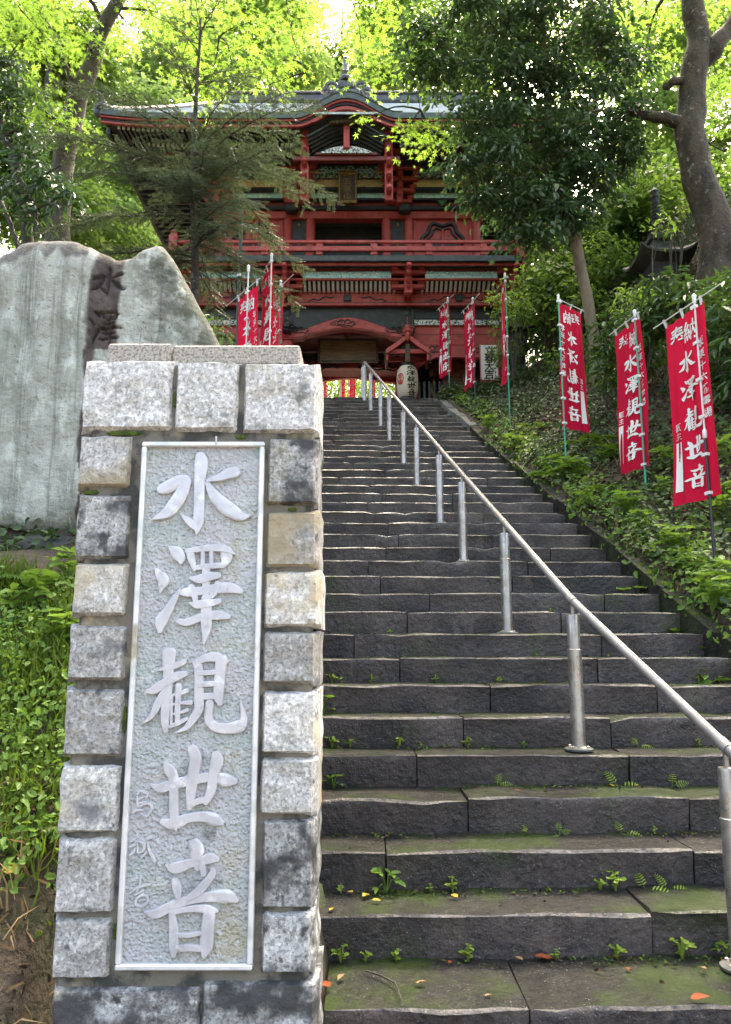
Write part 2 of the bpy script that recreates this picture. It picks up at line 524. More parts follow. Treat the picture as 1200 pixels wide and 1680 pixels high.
def step_block(x0, x1, yn, zt, depth, seed, h=RISE):
    """one dressed stone: riser face, worn nosing, tread; irregular along its length"""
    n = max(5, int((x1 - x0) / .11))
    mb = MB()
    vs, fs, mi = [], [], []
    prof = [(.016, -h - .03), (.010, -h * .55), (.003, -.040), (-.001, -.011), (.009, -.001), (.045, .0), (depth * .55, -.003), (depth, .002)]
    P = len(prof)
    for i in range(n + 1):
        t = i / n
        x = x0 + (x1 - x0) * t
        e = min(t, 1 - t) * (x1 - x0)
        edge = max(0, 1 - e / .03)
        for j, (dy, dz) in enumerate(prof):
            a = mnoise.noise(Vector((x * 3.1, seed * 7.3 + j * .13, j * .5)))
            b = mnoise.noise(Vector((x * 9.7, seed * 3.1, j * .7)))
            big = mnoise.noise(Vector((x * 1.1, seed * 1.7, 0)))
            wear = -.008 * max(0, mnoise.noise(Vector((x * 1.3, seed * 5.1, 3)))) if 2 <= j <= 6 else 0
            chip = -.03 * max(0, mnoise.noise(Vector((x * 5.3, seed * 9.1, 8))) - .35) * 2.5 if 3 <= j <= 5 else 0
            y = yn + dy + .012 * a * (1 if j < 6 else .3) + .005 * b + .006 * big + edge * .012 * (1 if j < 5 else 0) - chip * .8
            z = zt + dz + (.010 * a + .004 * b + wear + chip + .004 * big) * (1 if j > 1 else 0) - edge * .008 * (1 if j > 3 else 0)
            vs.append((x + edge * 0, y + .028 * (x - 1.2), z))
    for i in range(n):
        for j in range(P - 1):
            fs.append((i * P + j, (i + 1) * P + j, (i + 1) * P + j + 1, i * P + j + 1))
            mi.append(1 if j == 3 else 2 if j >= 4 else 0)
    fs.append(tuple(range(P)))
    mi.append(0)
    fs.append(tuple(n * P + j for j in range(P))[::-1])
    mi.append(0)
    mb.v, mb.f, mb.m = vs, fs, mi
    o = mb.build('stone_block', [MT['step'], MT['step_edge'], MT['step_tread']], stairs, smooth='auto')
    return o


fixed_joints = {-1: [.62, 1.9], 0: [1.27], 1: [.1, 1.62], 2: [.55, 1.75], 3: [.3, 1.55], 4: [.62, 1.56, 2.4], 5: [.85, 2.0], 6: [.25, 1.7]}
for k in range(-2, NSTEP + 1):
    yn = Y0 + k * TREAD if k >= 0 else (3.2 if k == -1 else 2.2)
    zt = RISE * (k + 1)
    d = TREAD + .06 if k >= 0 else (.54 if k == -1 else 1.1)
    c = float(cx(yn))
    xl, xr = c - (1.85 if k < 9 else 1.55), c + 1.52
    if k < 0: xl, xr = -.16, 3.6
    if k >= 0 and k < 2: xr = c + 1.75
    if k == NSTEP: d = 1.2; xl, xr = xl - .3, xr + .3
    js = fixed_joints.get(k)
    if js is None:
        js = sorted([xl + (xr - xl) * (.33 + random.uniform(-.16, .1)), xl + (xr - xl) * (.68 + random.uniform(-.1, .16))])
    xs = [xl] + [j for j in js if xl + .2 < j < xr - .2] + [xr]
    for a, b in zip(xs[:-1], xs[1:]):
        step_block(a + .004, b - .004, yn + random.uniform(-.006, .006), zt + random.uniform(-.006, .006), d, k + a)
for i in range(15):   # slanted edging stones on the right
    ya, yb = 4.4 + i * .79, 4.4 + (i + 1) * .79 - .02
    mb = MB()
    xa, xb = float(cx(ya)) + 1.50, float(cx(yb)) + 1.50
    za, zb = float(stair_z(ya)) + .05, float(stair_z(yb)) + .05
    w = .17
    j = [random.uniform(-.02, .02) for _ in range(8)]
    mb.add([(xa, ya, za - .5), (xa + w, ya, za - .5), (xb + w, yb, zb - .5), (xb, yb, zb - .5),
            (xa + .012 + j[0], ya, za + j[1]), (xa + w + j[2], ya, za + j[3]), (xb + w + j[4], yb, zb + j[5]), (xb + .012 + j[6], yb, zb + j[7])],
           [(0, 1, 5, 4), (1, 2, 6, 5), (2, 3, 7, 6), (3, 0, 4, 7), (4, 5, 6, 7)])
    mb.build('edging_stone', MT['coping'] if i > 10 else MT['step_tread'], stairs)

mb = MB()
for i in range(12):
    for j in range(14):
        x0, y0 = -9.6 + i * 1.6, -20.2 + j * 1.6
        if x0 < -1.2 and y0 + 1.6 > 1.4: continue
        mb.box(x0 + .006, x0 + 1.594, y0 + .006, y0 + 1.594, -.4, -.172, .008)
tag(mb.build('bounce_paving', pmat('pale_paving', (.24, .23, .21), [((.16, .155, .14), 3, .4, .65)], .85)), 'unseen pale paving below the stairs, added to bounce light', kind='structure')  # out of view; added to bounce light up onto risers and pillar
# paved floor at the head of the stairs and under the gate
mb = MB()
for i in range(9):
    for j in range(12):
        x0, y0 = -6.0 + i * 1.25, 16.9 + j * 1.0
        mb.box(x0 + .005, x0 + 1.245, y0 + .005, y0 + .995, TOPZ - .2, TOPZ + random.uniform(-.006, .006) + .01, .008)
tag(mb.build('paved_floor', MT['coping']), 'grey stone paving under the gate', kind='structure')

# ------------------------------------------------------------------ handrail
rail = thing('handrail', 'stainless steel handrail on round posts running up the middle of the stairs', 'handrail', (float(cx(Y0)), Y0, .18))
pk = [-1, 3, 7, 11, 14, 18, 21, 25, 28, 32, 35, 36]
pts = []
pm = MB()
pm.lathe([(.070, 0), (.072, .010), (.062, .018), (.046, .024), (.043, .05), (.043, .60), (.039, .604), (.039, .80), (.036, .812), (.012, .816), (.012, .88)], 20)
pmesh = pm.mesh('post', MT['steel'], 'auto')
fm = MB().lathe([(.085, -.004), (.088, .008), (.070, .016), (.05, .018)], 20).mesh('flange', MT['coping'], 'auto')
bm_ = MB().lathe([(.010, 0), (.010, .012), (.004, .016)], 6).mesh('bolt', MT['steel'], 'auto')
rb = base_of(rail)
for k in pk:
    Y = Y0 + k * TREAD + (.17 if k >= 0 else .20)
    x, z = float(cx(Y)) + (.13 if k < 0 else 0), RISE * (k + 1)
    if k == 36: Y += .2
    yy = Y + .028 * (x - 1.2)
    p = mkobj('post', pmesh, rail, Vector((x, yy, z)) - rb)
    mkobj('flange', fm, p)
    for a in range(4):
        mkobj('bolt', bm_, p, (.062 * math.cos(a * 1.57 + .8), .062 * math.sin(a * 1.57 + .8), .012))
    pts.append(Vector((x, yy, z + .905)))
first = pts[0] + (pts[0] - pts[1]).normalized() * .5
last = pts[-1] + Vector((0, .12, -.03))
path = [first] + pts + [last, last + Vector((-.02, .10, -.10))]
MB().tube(path, .0255, 14).build('rail', MT['steel_rail'], rail, smooth='auto')
for p in pts[:-1]:
    d = (pts[1] - pts[0]).normalized()
    MB().tube([p - d * .03, p + d * .03], .029, 14).build('rail_joint', MT['steel_rail'], rail, smooth='auto')

# ------------------------------------------------------------------ brush characters (centre line points with half widths, 0..1200 boxes)
GLY = {
 '水': ((220, 730), [[(600, 95, 45), (606, 180, 60), (595, 300, 50), (588, 450, 47), (585, 620, 48), (575, 720, 45), (565, 805, 5)], [(560, 745, 30), (500, 690, 34), (420, 620, 4)],
        [(240, 405, 40), (300, 385, 55), (400, 335, 55), (485, 310, 42)], [(482, 318, 42), (440, 420, 55), (380, 520, 60), (300, 610, 50), (170, 672, 5)],
        [(925, 245, 50), (850, 262, 50), (760, 300, 32), (660, 325, 12)], [(660, 340, 22), (710, 440, 45), (800, 540, 65), (900, 610, 60), (980, 645, 35), (1055, 630, 4)]]),
 '澤': ((220, 880), [[(315, 90, 6), (375, 140, 55), (420, 200, 50), (425, 245, 12)], [(195, 285, 6), (240, 350, 45), (270, 400, 52), (250, 460, 30), (240, 515, 4)],
        [(425, 460, 5), (370, 560, 30), (300, 680, 45), (245, 770, 55), (240, 855, 20)], [(500, 125, 32), (520, 200, 38), (548, 305, 14)], [(480, 135, 22), (640, 112, 30), (800, 110, 35), (905, 160, 8)],
        [(830, 120, 52), (830, 200, 50), (800, 280, 15)], [(545, 285, 22), (680, 268, 28), (800, 262, 26)], [(622, 120, 20), (622, 270, 20)], [(698, 120, 20), (698, 270, 20)],
        [(510, 375, 14), (590, 385, 42), (680, 362, 42), (770, 350, 28)], [(650, 270, 38), (650, 470, 36)], [(425, 505, 28), (500, 500, 46), (640, 485, 38), (760, 465, 48), (880, 465, 46), (965, 495, 24)],
        [(515, 450, 33), (550, 540, 30), (555, 640, 8)], [(760, 420, 30), (720, 500, 36), (700, 545, 22)], [(505, 600, 10), (570, 612, 38), (680, 600, 36), (775, 580, 24)],
        [(400, 760, 24), (480, 770, 36), (620, 720, 38), (760, 705, 44), (855, 720, 26)], [(655, 540, 46), (650, 700, 50), (650, 830, 44), (630, 972, 4)]]),
 '観': ((210, 1050), [[(375, 105, 66), (370, 200, 55), (365, 350, 45), (350, 550, 45), (340, 700, 42), (345, 815, 24)], [(265, 272, 5), (340, 255, 20), (430, 230, 30), (520, 190, 22)],
        [(175, 460, 14), (240, 445, 42), (340, 380, 40), (440, 325, 42), (530, 300, 24)], [(330, 450, 20), (280, 560, 38), (220, 680, 24), (135, 750, 4)], [(462, 400, 30), (455, 520, 26), (450, 640, 26), (450, 755, 20)],
        [(400, 495, 12), (460, 478, 20), (540, 450, 22)], [(390, 580, 10), (480, 562, 15), (575, 560, 24)], [(390, 665, 10), (470, 648, 13), (545, 622, 18)], [(380, 775, 16), (460, 740, 22), (540, 700, 16)],
        [(402, 490, 12), (396, 765, 12)], [(632, 220, 40), (640, 330, 42), (640, 560, 44)], [(600, 212, 22), (700, 162, 38), (800, 155, 44), (895, 192, 22)], [(842, 160, 54), (825, 330, 48), (815, 500, 46), (832, 572, 24)],
        [(640, 297, 24), (800, 287, 24)], [(640, 400, 26), (800, 388, 26)], [(640, 505, 32), (800, 500, 32)], [(640, 540, 46), (640, 620, 44), (590, 700, 38), (530, 780, 26), (440, 825, 5)],
        [(740, 555, 38), (725, 650, 38), (735, 730, 42), (800, 780, 46), (900, 790, 48), (1000, 770, 56), (1042, 700, 34), (1010, 540, 4)]]),
 '世': ((210, 1210), [[(210, 415, 8), (290, 450, 42), (400, 420, 46), (600, 375, 46), (760, 350, 43), (880, 380, 58), (970, 390, 28)], [(330, 210, 8), (370, 280, 48), (410, 350, 45), (415, 500, 42), (420, 700, 42), (440, 832, 8)],
        [(575, 90, 44), (610, 180, 54), (590, 330, 50), (570, 480, 47), (560, 625, 28)], [(792, 140, 40), (802, 210, 58), (770, 330, 46), (750, 470, 43), (700, 580, 28)], [(560, 600, 26), (640, 565, 28), (730, 550, 28)],
        [(310, 750, 28), (420, 770, 56), (540, 720, 43), (680, 705, 48), (780, 735, 58), (850, 760, 24)]]),
 '音': ((200, 1370), [[(650, 65, 56), (682, 130, 60), (665, 200, 50), (690, 290, 34)], [(400, 260, 8), (480, 292, 50), (620, 248, 43), (720, 225, 40), (800, 205, 48), (865, 212, 20)],
        [(480, 390, 30), (500, 470, 42), (512, 555, 24)], [(815, 290, 18), (820, 335, 34), (760, 420, 40), (690, 500, 40), (600, 555, 28)], [(720, 250, 30), (740, 345, 28)],
        [(215, 680, 8), (310, 702, 42), (450, 632, 43), (620, 572, 43), (800, 545, 48), (950, 545, 62), (1038, 580, 18)], [(455, 690, 30), (470, 850, 42), (470, 1000, 43), (470, 1075, 20)],
        [(440, 690, 22), (600, 655, 28), (760, 652, 38), (862, 672, 14)], [(790, 660, 54), (772, 850, 58), (760, 1000, 56), (740, 1078, 20)], [(500, 885, 18), (600, 890, 20), (710, 868, 20)], [(500, 1010, 30), (600, 1000, 34), (720, 1010, 30)]]),
}


def smooth_stroke(s, sub=5):
    """Catmull-Rom through the centre points"""
    p = [np.array(q, float) for q in s]
    p = [2 * p[0] - p[1]] + p + [2 * p[-1] - p[-2]]
    out = []
    for i in range(1, len(p) - 2):
        for t in np.linspace(0, 1, sub, endpoint=False):
            a, b, c, d = p[i - 1:i + 3]
            out.append(.5 * ((2 * b) + (-a + c) * t + (2 * a - 5 * b + 4 * c - d) * t * t + (-a + 3 * b - 3 * c + d) * t ** 3))
    out.append(p[-2])
    for q in out: q[2] = max(q[2], 3)
    return np.array(out)


def stroke_outline(s):
    """left/right rails of a brush stroke, with rounded ends"""
    q = smooth_stroke(s)
    t = np.gradient(q[:, :2], axis=0)
    t /= np.linalg.norm(t, axis=1)[:, None] + 1e-9
    nrm = np.stack([-t[:, 1], t[:, 0]], 1)
    c, w = q[:, :2], q[:, 2]
    c = np.vstack([c[0] - t[0] * w[0] * .55, c, c[-1] + t[-1] * w[-1] * .55])
    nrm = np.vstack([nrm[:1], nrm, nrm[-1:]])
    w = np.concatenate([[w[0] * .55], w, [w[-1] * .55]])
    return c, nrm, w


def glyph_box(ch):
    a = np.vstack([smooth_stroke(s) for s in GLY[ch][1]])
    return a[:, 0].min() - 20, a[:, 0].max() + 20, a[:, 1].min() - 30, a[:, 1].max() + 20


def glyph_flat(ch, map2, lift, mb, mi=0):
    """flat brush glyph; map2(u, v, h) takes u right, v down in 0..1 of the glyph's box"""
    x0, x1, y0, y1 = glyph_box(ch)
    for si, s in enumerate(GLY[ch][1]):
        c, nn, w = stroke_outline(s)
        L, Rr = c + nn * w[:, None], c - nn * w[:, None]
        vs, fs = [], []
        for a, b in zip(L, Rr):
            for q in (a, b):
                vs.append(map2((q[0] - x0) / (x1 - x0), (q[1] - y0) / (y1 - y0), lift * (1 + .12 * si)))
        for i in range(len(L) - 1):
            fs.append((2 * i, 2 * i + 1, 2 * i + 3, 2 * i + 2))
        mb.add(vs, fs, mi)
    return mb


# printed letters from the built-in font
_fc = bpy.data.curves.new('letters', 'FONT')
_fo = bpy.data.objects.new('letters', _fc)
_cache = {}


def font_tris(ch, weight=.012):
    if ch in _cache: return _cache[ch]
    COL.objects.link(_fo)
    _fc.body = ch
    _fc.resolution_u = 2
    _fc.offset = weight
    dg = bpy.context.evaluated_depsgraph_get()
    dg.update()
    me = bpy.data.meshes.new_from_object(_fo.evaluated_get(dg))
    v = np.array([x.co[:2] for x in me.vertices])
    f = [tuple(p.vertices) for p in me.polygons]
    bpy.data.meshes.remove(me)
    COL.objects.unlink(_fo)
    v[:, 0] -= .5
    v[:, 1] -= .38
    _cache[ch] = (v, f)
    return _cache[ch]


def font_flat(ch, map2, lift, mb, mi=0):
    v, f = font_tris(ch)
    return mb.add([map2(.5 + a * 1.0, .5 - b * 1.0, lift) for a, b in v], f, mi)


# ------------------------------------------------------------------ stone sign pillar
PY = 2.6
pillar = thing('stone_sign_pillar', 'tall pillar of rough granite blocks with an embossed metal nameplate, beside the stairs', 'pillar', (-.57, 2.85, .0))


def rough_block(px0, py0, px1, py1, proud, seed, name='stone_block', mat=None, depth=.14, Yp=PY):
    a, b = at(px0, py0, Yp), at(px1, py1, Yp)
    x0, x1, z0, z1 = a.x, b.x, b.z, a.z
    n, m = max(8, int((x1 - x0) / .016)), max(8, int((z1 - z0) / .016))
    vs, fs = [], []
    for j in range(m + 1):
        for i in range(n + 1):
            u, w = i / n, j / m
            x, z = x0 + (x1 - x0) * u, z0 + (z1 - z0) * w
            e = min(u * (x1 - x0), (1 - u) * (x1 - x0), w * (z1 - z0), (1 - w) * (z1 - z0))
            q = Vector((x * 9 + seed * 11, z * 9, seed))
            d = proud * (1 - math.exp(-e / .005)) + .012 * mnoise.fractal(q, .7, 2.0, 5) * min(1, e / .03) + .006 * mnoise.noise(q * 4) * min(1, e / .02)
            ex = .010 * mnoise.noise(Vector((z * 14, seed * 3, 1))) * (1 if i in (0, n) else 0)
            ez = .010 * mnoise.noise(Vector((x * 14, seed * 5, 2))) * (1 if j in (0, m) else 0)
            vs.append((x + ex, Yp - d, z + ez))
    W = n + 1
    for j in range(m):
        for i in range(n):
            fs.append((j * W + i, j * W + i + 1, (j + 1) * W + i + 1, (j + 1) * W + i))
    rim = [i for i in range(n + 1)] + [j * W + n for j in range(1, m + 1)] + [m * W + i for i in range(n - 1, -1, -1)] + [j * W for j in range(m - 1, 0, -1)]
    k0 = len(vs)
    for r in rim: vs.append((vs[r][0], Yp + depth, vs[r][2]))
    for i in range(len(rim)):
        j = (i + 1) % len(rim)
        fs.append((rim[j], rim[i], k0 + i, k0 + j))
    mb = MB()
    mb.add(vs, fs)
    return mb.build(name, mat or MT['granite'], pillar, smooth='auto')


blocks = [(143, 595, 285, 710), (293, 598, 393, 712), (402, 600, 524, 715),
          (441, 722, 522, 832), (438, 840, 524, 933), (435, 938, 527, 1030), (432, 1036, 523, 1122), (431, 1132, 523, 1236), (428, 1240, 521, 1335), (432, 1340, 519, 1487), (430, 1490, 517, 1592),
          (136, 718, 218, 803), (132, 813, 216, 920), (127, 925, 212, 1012), (119, 1025, 210, 1117), (113, 1128, 206, 1240), (104, 1252, 200, 1365), (100, 1370, 192, 1495), (94, 1500, 185, 1602),
          (92, 1612, 326, 1900), (334, 1602, 520, 1900)]
for i, b in enumerate(blocks):
    b = (b[0] - 1.5, b[1] - 2, b[2] + (1.5 if b[2] < 500 else 0), b[3] + 2)
    gm = MT['granite_white'] if i < 3 else MT['granite_dark'] if i in (3, 9, 10, 12, 19, 20) else MT['granite']
    rough_block(*b, .038 + .010 * random.random(), i + 1, mat=gm, depth=.24)
# mortar core
mb = MB()
mb.box(-.955, -.176, PY - .018, PY + .26, -.25, 2.318, .01)
mb.build('mortar_core', MT['mortar'], pillar)
cap = MB()
a, b = at(180, 566, PY + .02), at(283, 597, PY + .02)
cap.box(a.x, b.x - .002, PY + .0, PY + .25, 2.320, a.z, .008)
cap.build('cap_slab', MT['granite_cap'], pillar)
a2, b2 = at(286, 569, PY + .02), at(493, 600, PY + .02)
MB().box(a2.x, b2.x, PY + .0, PY + .25, 2.320, a2.z, .008).build('cap_slab', MT['granite_cap'], pillar)
for (x, y, w, h) in ((289, 655, 6, 16), (205, 711, 34, 4), (395, 717, 10, 4), (150, 808, 14, 4), (480, 836, 8, 3), (205, 1180, 4, 22), (190, 1528, 5, 12)):
    p = at(x, y, PY - .020)
    o = MB().lathe([(.001, 0), (.8, .1), (1, .5), (.8, .9), (.001, 1)], 8).build('moss_tuft', MT['moss'], pillar)
    for v in o.data.vertices:
        c = v.co + base_of(pillar)
        v.co = Vector((p.x + c.x * w * .0021, p.y + .004 + c.y * .012, p.z + (c.z - .5) * h * .0042)) - base_of(pillar)

# metal plaque
mt, nt, bs = nodes_of('patinated_metal')
c = mixc(nt, noise_fac(nt, 6, .40, .64), (.49, .495, .50), (.42, .475, .455))
c = mixc(nt, noise_fac(nt, 3.1, .52, .70), c, (.46, .43, .33))
c = mixc(nt, noise_fac(nt, 45, .5, .68), c, (.58, .59, .58))
c = mixc(nt, noise_fac(nt, 9, .58, .72, 7), c, (.22, .24, .22))
nt.links.new(c, bs.inputs['Base Color'])
bs.inputs['Metallic'].default_value = .25
bs.inputs['Roughness'].default_value = .42
bump(nt, bs, [(95, 1.0, .010, 'v'), (140, 1.0, .006, 'n')])
MT['plaque'] = mt
MT['plaque_smooth'] = pmat('cast_metal_letters', (.56, .555, .575), [((.45, .45, .48), 9, .42, .65), ((.34, .36, .35), 22, .60, .72), ((.72, .72, .72), 16, .52, .68)], .38, metal=.25, bumps=[(40, .12, .004, 'n')])
fy = PY - .040
corners = [at(230, 725, fy), at(433, 725, fy), at(416, 1592, fy), at(193, 1592, fy)]
X0, X1 = (corners[0].x + corners[3].x) / 2, (corners[1].x + corners[2].x) / 2
Z1, Z0 = corners[0].z, corners[3].z
plq = MB().box(X0 + .01, X1 - .01, fy + .010, PY + .02, Z0 + .01, Z1 - .01).build('nameplate', MT['plaque'], pillar)
fr = MB()
fw = .017
for (xa, xb, za, zb) in ((X0, X1, Z1 - fw, Z1), (X0, X1, Z0, Z0 + fw), (X0, X0 + fw, Z0 + fw, Z1 - fw), (X1 - fw, X1, Z0 + fw, Z1 - fw)):
    fr.box(xa, xb, fy - .006, PY + .03, za, zb, .004)
fr.build('plate_frame', pmat('pale_plate_frame', (.74, .74, .74), [((.56, .58, .56), 12, .45, .65), ((.35, .28, .16), 4, .6, .72)], .4, metal=.3), plq)
mt2 = MB()
face = fy + .010


def relief(strokes, org, sc, hgt, mb):
    for si, s in enumerate(strokes):
        c, nn, w = stroke_outline(s)
        rails = []
        bev = min(14, max(w) * .45)
        hh = hgt * (1 + .05 * (si % 5))
        for off, hz in ((1.03, -.006), (1, .75), (.86, .96), (.4, 1.0), (-.02, .95), (-.4, 1.0), (-.86, .96), (-1, .75), (-1.03, -.006)):
            rails.append([(c[i] + nn[i] * w[i] * off, hz * hh) for i in range(len(c))])
        vs, fs = [], []
        n = len(c)
        for rl in rails:
            for (q, h) in rl:
                p = at(org[0] + q[0] * sc, org[1] + q[1] * sc, face)
                vs.append((p.x, face - h, p.z))
        for r in range(len(rails) - 1):
            for i in range(n - 1):
                fs.append((r * n + i, r * n + i + 1, (r + 1) * n + i + 1, (r + 1) * n + i))
        fs.append(tuple(r * n for r in range(len(rails))))
        fs.append(tuple(r * n + n - 1 for r in range(len(rails)))[::-1])
        mb.add(vs, fs)
    return mb


for ch, (org, strokes) in GLY.items():
    relief(strokes, org, 220 / 1200, .011, MB()).build('raised_character', MT['plaque_smooth'], plq, smooth='auto')
sig = [[[(215, 100, 12), (250, 60, 14), (350, 100, 16), (320, 150, 10)], [(205, 130, 12), (215, 250, 14)], [(220, 170, 10), (310, 130, 10)], [(230, 220, 10), (320, 200, 10)], [(230, 260, 14), (350, 220, 18), (400, 280, 20), (330, 390, 18), (260, 350, 10)], [(150, 340, 16), (200, 310, 18), (290, 310, 12)]],
       [[(130, 720, 18), (170, 690, 20)], [(110, 790, 18), (180, 760, 20)], [(110, 900, 18), (160, 860, 20), (185, 800, 8)], [(210, 740, 10), (215, 860, 14)], [(230, 720, 14), (300, 760, 18), (290, 840, 14), (230, 870, 10)], [(265, 930, 14), (330, 860, 16)], [(330, 690, 16), (395, 670, 16)], [(345, 740, 12), (370, 850, 18), (440, 985, 22)]],
       [[(250, 1200, 12), (240, 1300, 14), (200, 1380, 14)], [(110, 1400, 8), (190, 1340, 14), (300, 1300, 14), (375, 1285, 12)], [(180, 1420, 12), (290, 1360, 14)], [(190, 1470, 10), (290, 1400, 12)], [(200, 1480, 14), (190, 1540, 16), (260, 1570, 18), (340, 1520, 18), (330, 1440, 16), (260, 1430, 12), (210, 1470, 10)], [(230, 1500, 10), (320, 1480, 12)]]]
for s in sig:
    relief(s, (200, 1290), 80 / 640, .005, MB()).build('small_signature_character', MT['plaque_smooth'], plq, smooth='auto')
MB().tube([at(355, 716, PY - .050), at(355, 722, PY - .054), at(355, 730, PY - .050)], .003, 6).build('hook', MT['plaque_smooth'], plq)
p_ = at(355, 716, PY)


# ------------------------------------------------------------------ inscribed stone slab on the left
def build_monument():
    Yf = 5.0
    root = thing('inscribed_stone_slab', 'big upright stone slab covered in pale green lichen, carved characters in a dark strip', 'stone slab', (-1.9, 5.15, 2.0))
    tx = [-3.5, -3.3, -3.0, -2.75, -2.58, -2.45, -2.32, -2.18, -2.06, -1.92, -1.80, -1.72, -1.62, -1.52, -1.46, -1.41, -1.33, -1.22, -1.10, -1.00, -.93, -.90]
    tz = [2.6, 3.3, 3.75, 4.0, 4.10, 4.18, 4.205, 4.19, 4.185, 4.13, 4.05, 4.05, 4.10, 4.165, 4.18, 4.13, 3.98, 3.79, 3.58, 3.38, 3.1, 2.7]
    bx = [-3.5, -3.2, -2.6, -2.42, -2.2, -1.85, -1.0, -.9]
    bz = [2.45, 2.25, 2.20, 2.13, 2.08, 2.11, 2.2, 2.3]
    nx, nz = 230, 190
    xs = np.linspace(-3.5, -.9, nx)
    T, B = np.interp(xs, tx, tz), np.interp(xs, bx, bz)
    ker = np.hanning(19)
    T = np.convolve(np.pad(T, 9, mode='edge'), ker / ker.sum(), 'valid')
    T = T + .005 * np.sin(xs * 23) + .003 * np.sin(xs * 51 + 1)
    W = np.linspace(0, 1, nz)
    X = np.repeat(xs[None], nz, 0)
    Z = B[None] + (T - B)[None] * W[:, None]
    # distance to the rim, for rounded edges
    e = np.minimum((T[None] - Z), (Z - B[None]))
    e = np.minimum(e * .8, (X + 3.5) * .9)
    e = np.minimum(e, (-.9 - X) * 1.6 + .02)
    e = np.clip(e, 0, None)
    Yg = Yf + .09 * np.exp(-e / .05)
    for j in range(nz):
        for i in range(nx):
            q = Vector((X[j, i] * 3, 2.2, Z[j, i] * 2.2))
            Yg[j, i] += .035 * mnoise.fractal(q, 1.0, 2.0, 5) + .012 * mnoise.noise(Vector((X[j, i] * 14, 5, Z[j, i] * 5)))
    # engraved strokes
    def px(p): return 600 + p  # unused
    stain = np.zeros_like(X)
    groove = np.zeros_like(X)

    def engrave(strokes, org, sc, depth, wsc):
        for s in strokes:
            q = smooth_stroke(s, 12)
            for a in q:
                P = at(org[0] + a[0] * sc, org[1] + a[1] * sc, Yf)
                r = a[2] * sc / 243 * wsc
                d = np.hypot(X - P.x, Z - P.z)
                groove[:] = np.maximum(groove, depth * np.clip(1.35 - d / r, 0, 1))
    engrave(GLY['水'][1], (138, 432), 66 / 1000, .026, 1.0)
    engrave(GLY['澤'][1], (136, 506), 66 / 1000, .026, .75)
    r2 = random.Random(3)
    for i in range(26):
        x, y = r2.uniform(-60, 60), r2.uniform(0, 560)
        engrave([[(x, y, 7), (x + r2.uniform(-40, 60), y + r2.uniform(-20, 40), 9), (x + r2.uniform(-50, 80), y + r2.uniform(10, 60), 5)]], (258, 425), .28, .008, 1.0)
    Yg += groove
    # stains with shapes of their own: the brown strip round the carving, the bare weathered rim along the top
    sc = 243.0
    U = 600 + X * sc * (5.0 / 5.0) * 1.0
    for j in range(nz):
        for i in range(0, nx):
            x, z = X[j, i], Z[j, i]
            n1 = mnoise.fractal(Vector((x * 5, 1, z * 2.2)), 1, 2, 4)
            n2 = mnoise.noise(Vector((x * 15, 3, z * 2.0)))
            strip = 1 - abs(x + 1.80 + .03 * n1) / (.125 + .075 * n1 + .06 * n2)
            if z < 3.35: strip = 1 - abs(x + 1.90 + .02 * n1) / (.04 + .03 * n1)
            lim = .17 + .09 * n1 + .10 * n2
            if x < -1.95: top = (z - (T[i] - lim)) / .05
            else: top = (z - (T[i] - lim * .4)) / .08
            stain[j, i] = max(min(1, strip * 4) if strip > 0 else 0, .75 * min(1, max(0, top)))
    n = nx * nz
    V = np.concatenate([np.stack([X, Yg, Z], -1).reshape(-1, 3), np.stack([X, np.full_like(X, Yf + .34) - (Yg - Yf) * .6, Z], -1).reshape(-1, 3)])
    i = np.arange(n).reshape(nz, nx)
    F = [np.stack([i[:-1, :-1], i[:-1, 1:], i[1:, 1:], i[1:, :-1]], -1).reshape(-1, 4)]
    F.append((F[0] + n)[:, ::-1])
    rim = np.concatenate([i[0, :], i[1:, -1], i[-1, -2::-1], i[-2:0:-1, 0]])
    r2_ = np.roll(rim, -1)
    F.append(np.stack([r2_, rim, rim + n, r2_ + n], -1))
    m, nt, bs = nodes_of('lichen_covered_slab')
    at_ = N(nt, 'ShaderNodeAttribute', attribute_name='stain')
    c = mixc(nt, noise_fac(nt, 2.2, .38, .66, 7, (2.2, 1, .35)), (.40, .41, .355), (.28, .295, .245))
    c = mixc(nt, noise_fac(nt, 6, .50, .66, 8, (1.6, 1, .6)), c, (.50, .535, .46))
    c = mixc(nt, noise_fac(nt, 5.5, .60, .68, 9, (2.6, 1, .18), .72, .4), c, (.10, .10, .08))
    c = mixc(nt, noise_fac(nt, 38, .60, .70, 6), c, (.15, .15, .12))
    c = mixc(nt, noise_fac(nt, 3.0, .50, .66, 8, (4.5, 1, .13), .65), c, (.20, .205, .165))
    c = mixc(nt, noise_fac(nt, 7.0, .60, .68, 8, (3.5, 1, .22), .7), c, (.54, .56, .50))
    # the right shoulder is barer, grey-green stone
    g = nt.nodes.new('ShaderNodeNewGeometry')
    sx = nt.nodes.new('ShaderNodeSeparateXYZ')
    nt.links.new(g.outputs['Position'], sx.inputs[0])
    mr = N(nt, 'ShaderNodeMath', operation='MULTIPLY_ADD', i={1: 1.0, 2: 0})
    nt.links.new(sx.outputs[0], mr.inputs[0])
    md = N(nt, 'ShaderNodeMath', operation='MULTIPLY_ADD', i={1: .55})
    nt.links.new(sx.outputs[2], md.inputs[0])
    nt.links.new(mr.outputs[0], md.inputs[2])
    rr = N(nt, 'ShaderNodeMapRange', i={1: .30, 2: .75})
    nt.links.new(md.outputs[0], rr.inputs[0])
    f = N(nt, 'ShaderNodeMath', operation='MULTIPLY')
    nt.links.new(rr.outputs[0], f.inputs[0])
    nt.links.new(noise_fac(nt, 7, .38, .55, 8), f.inputs[1])
    c = mixc(nt, f.outputs[0], c, (.115, .12, .085))
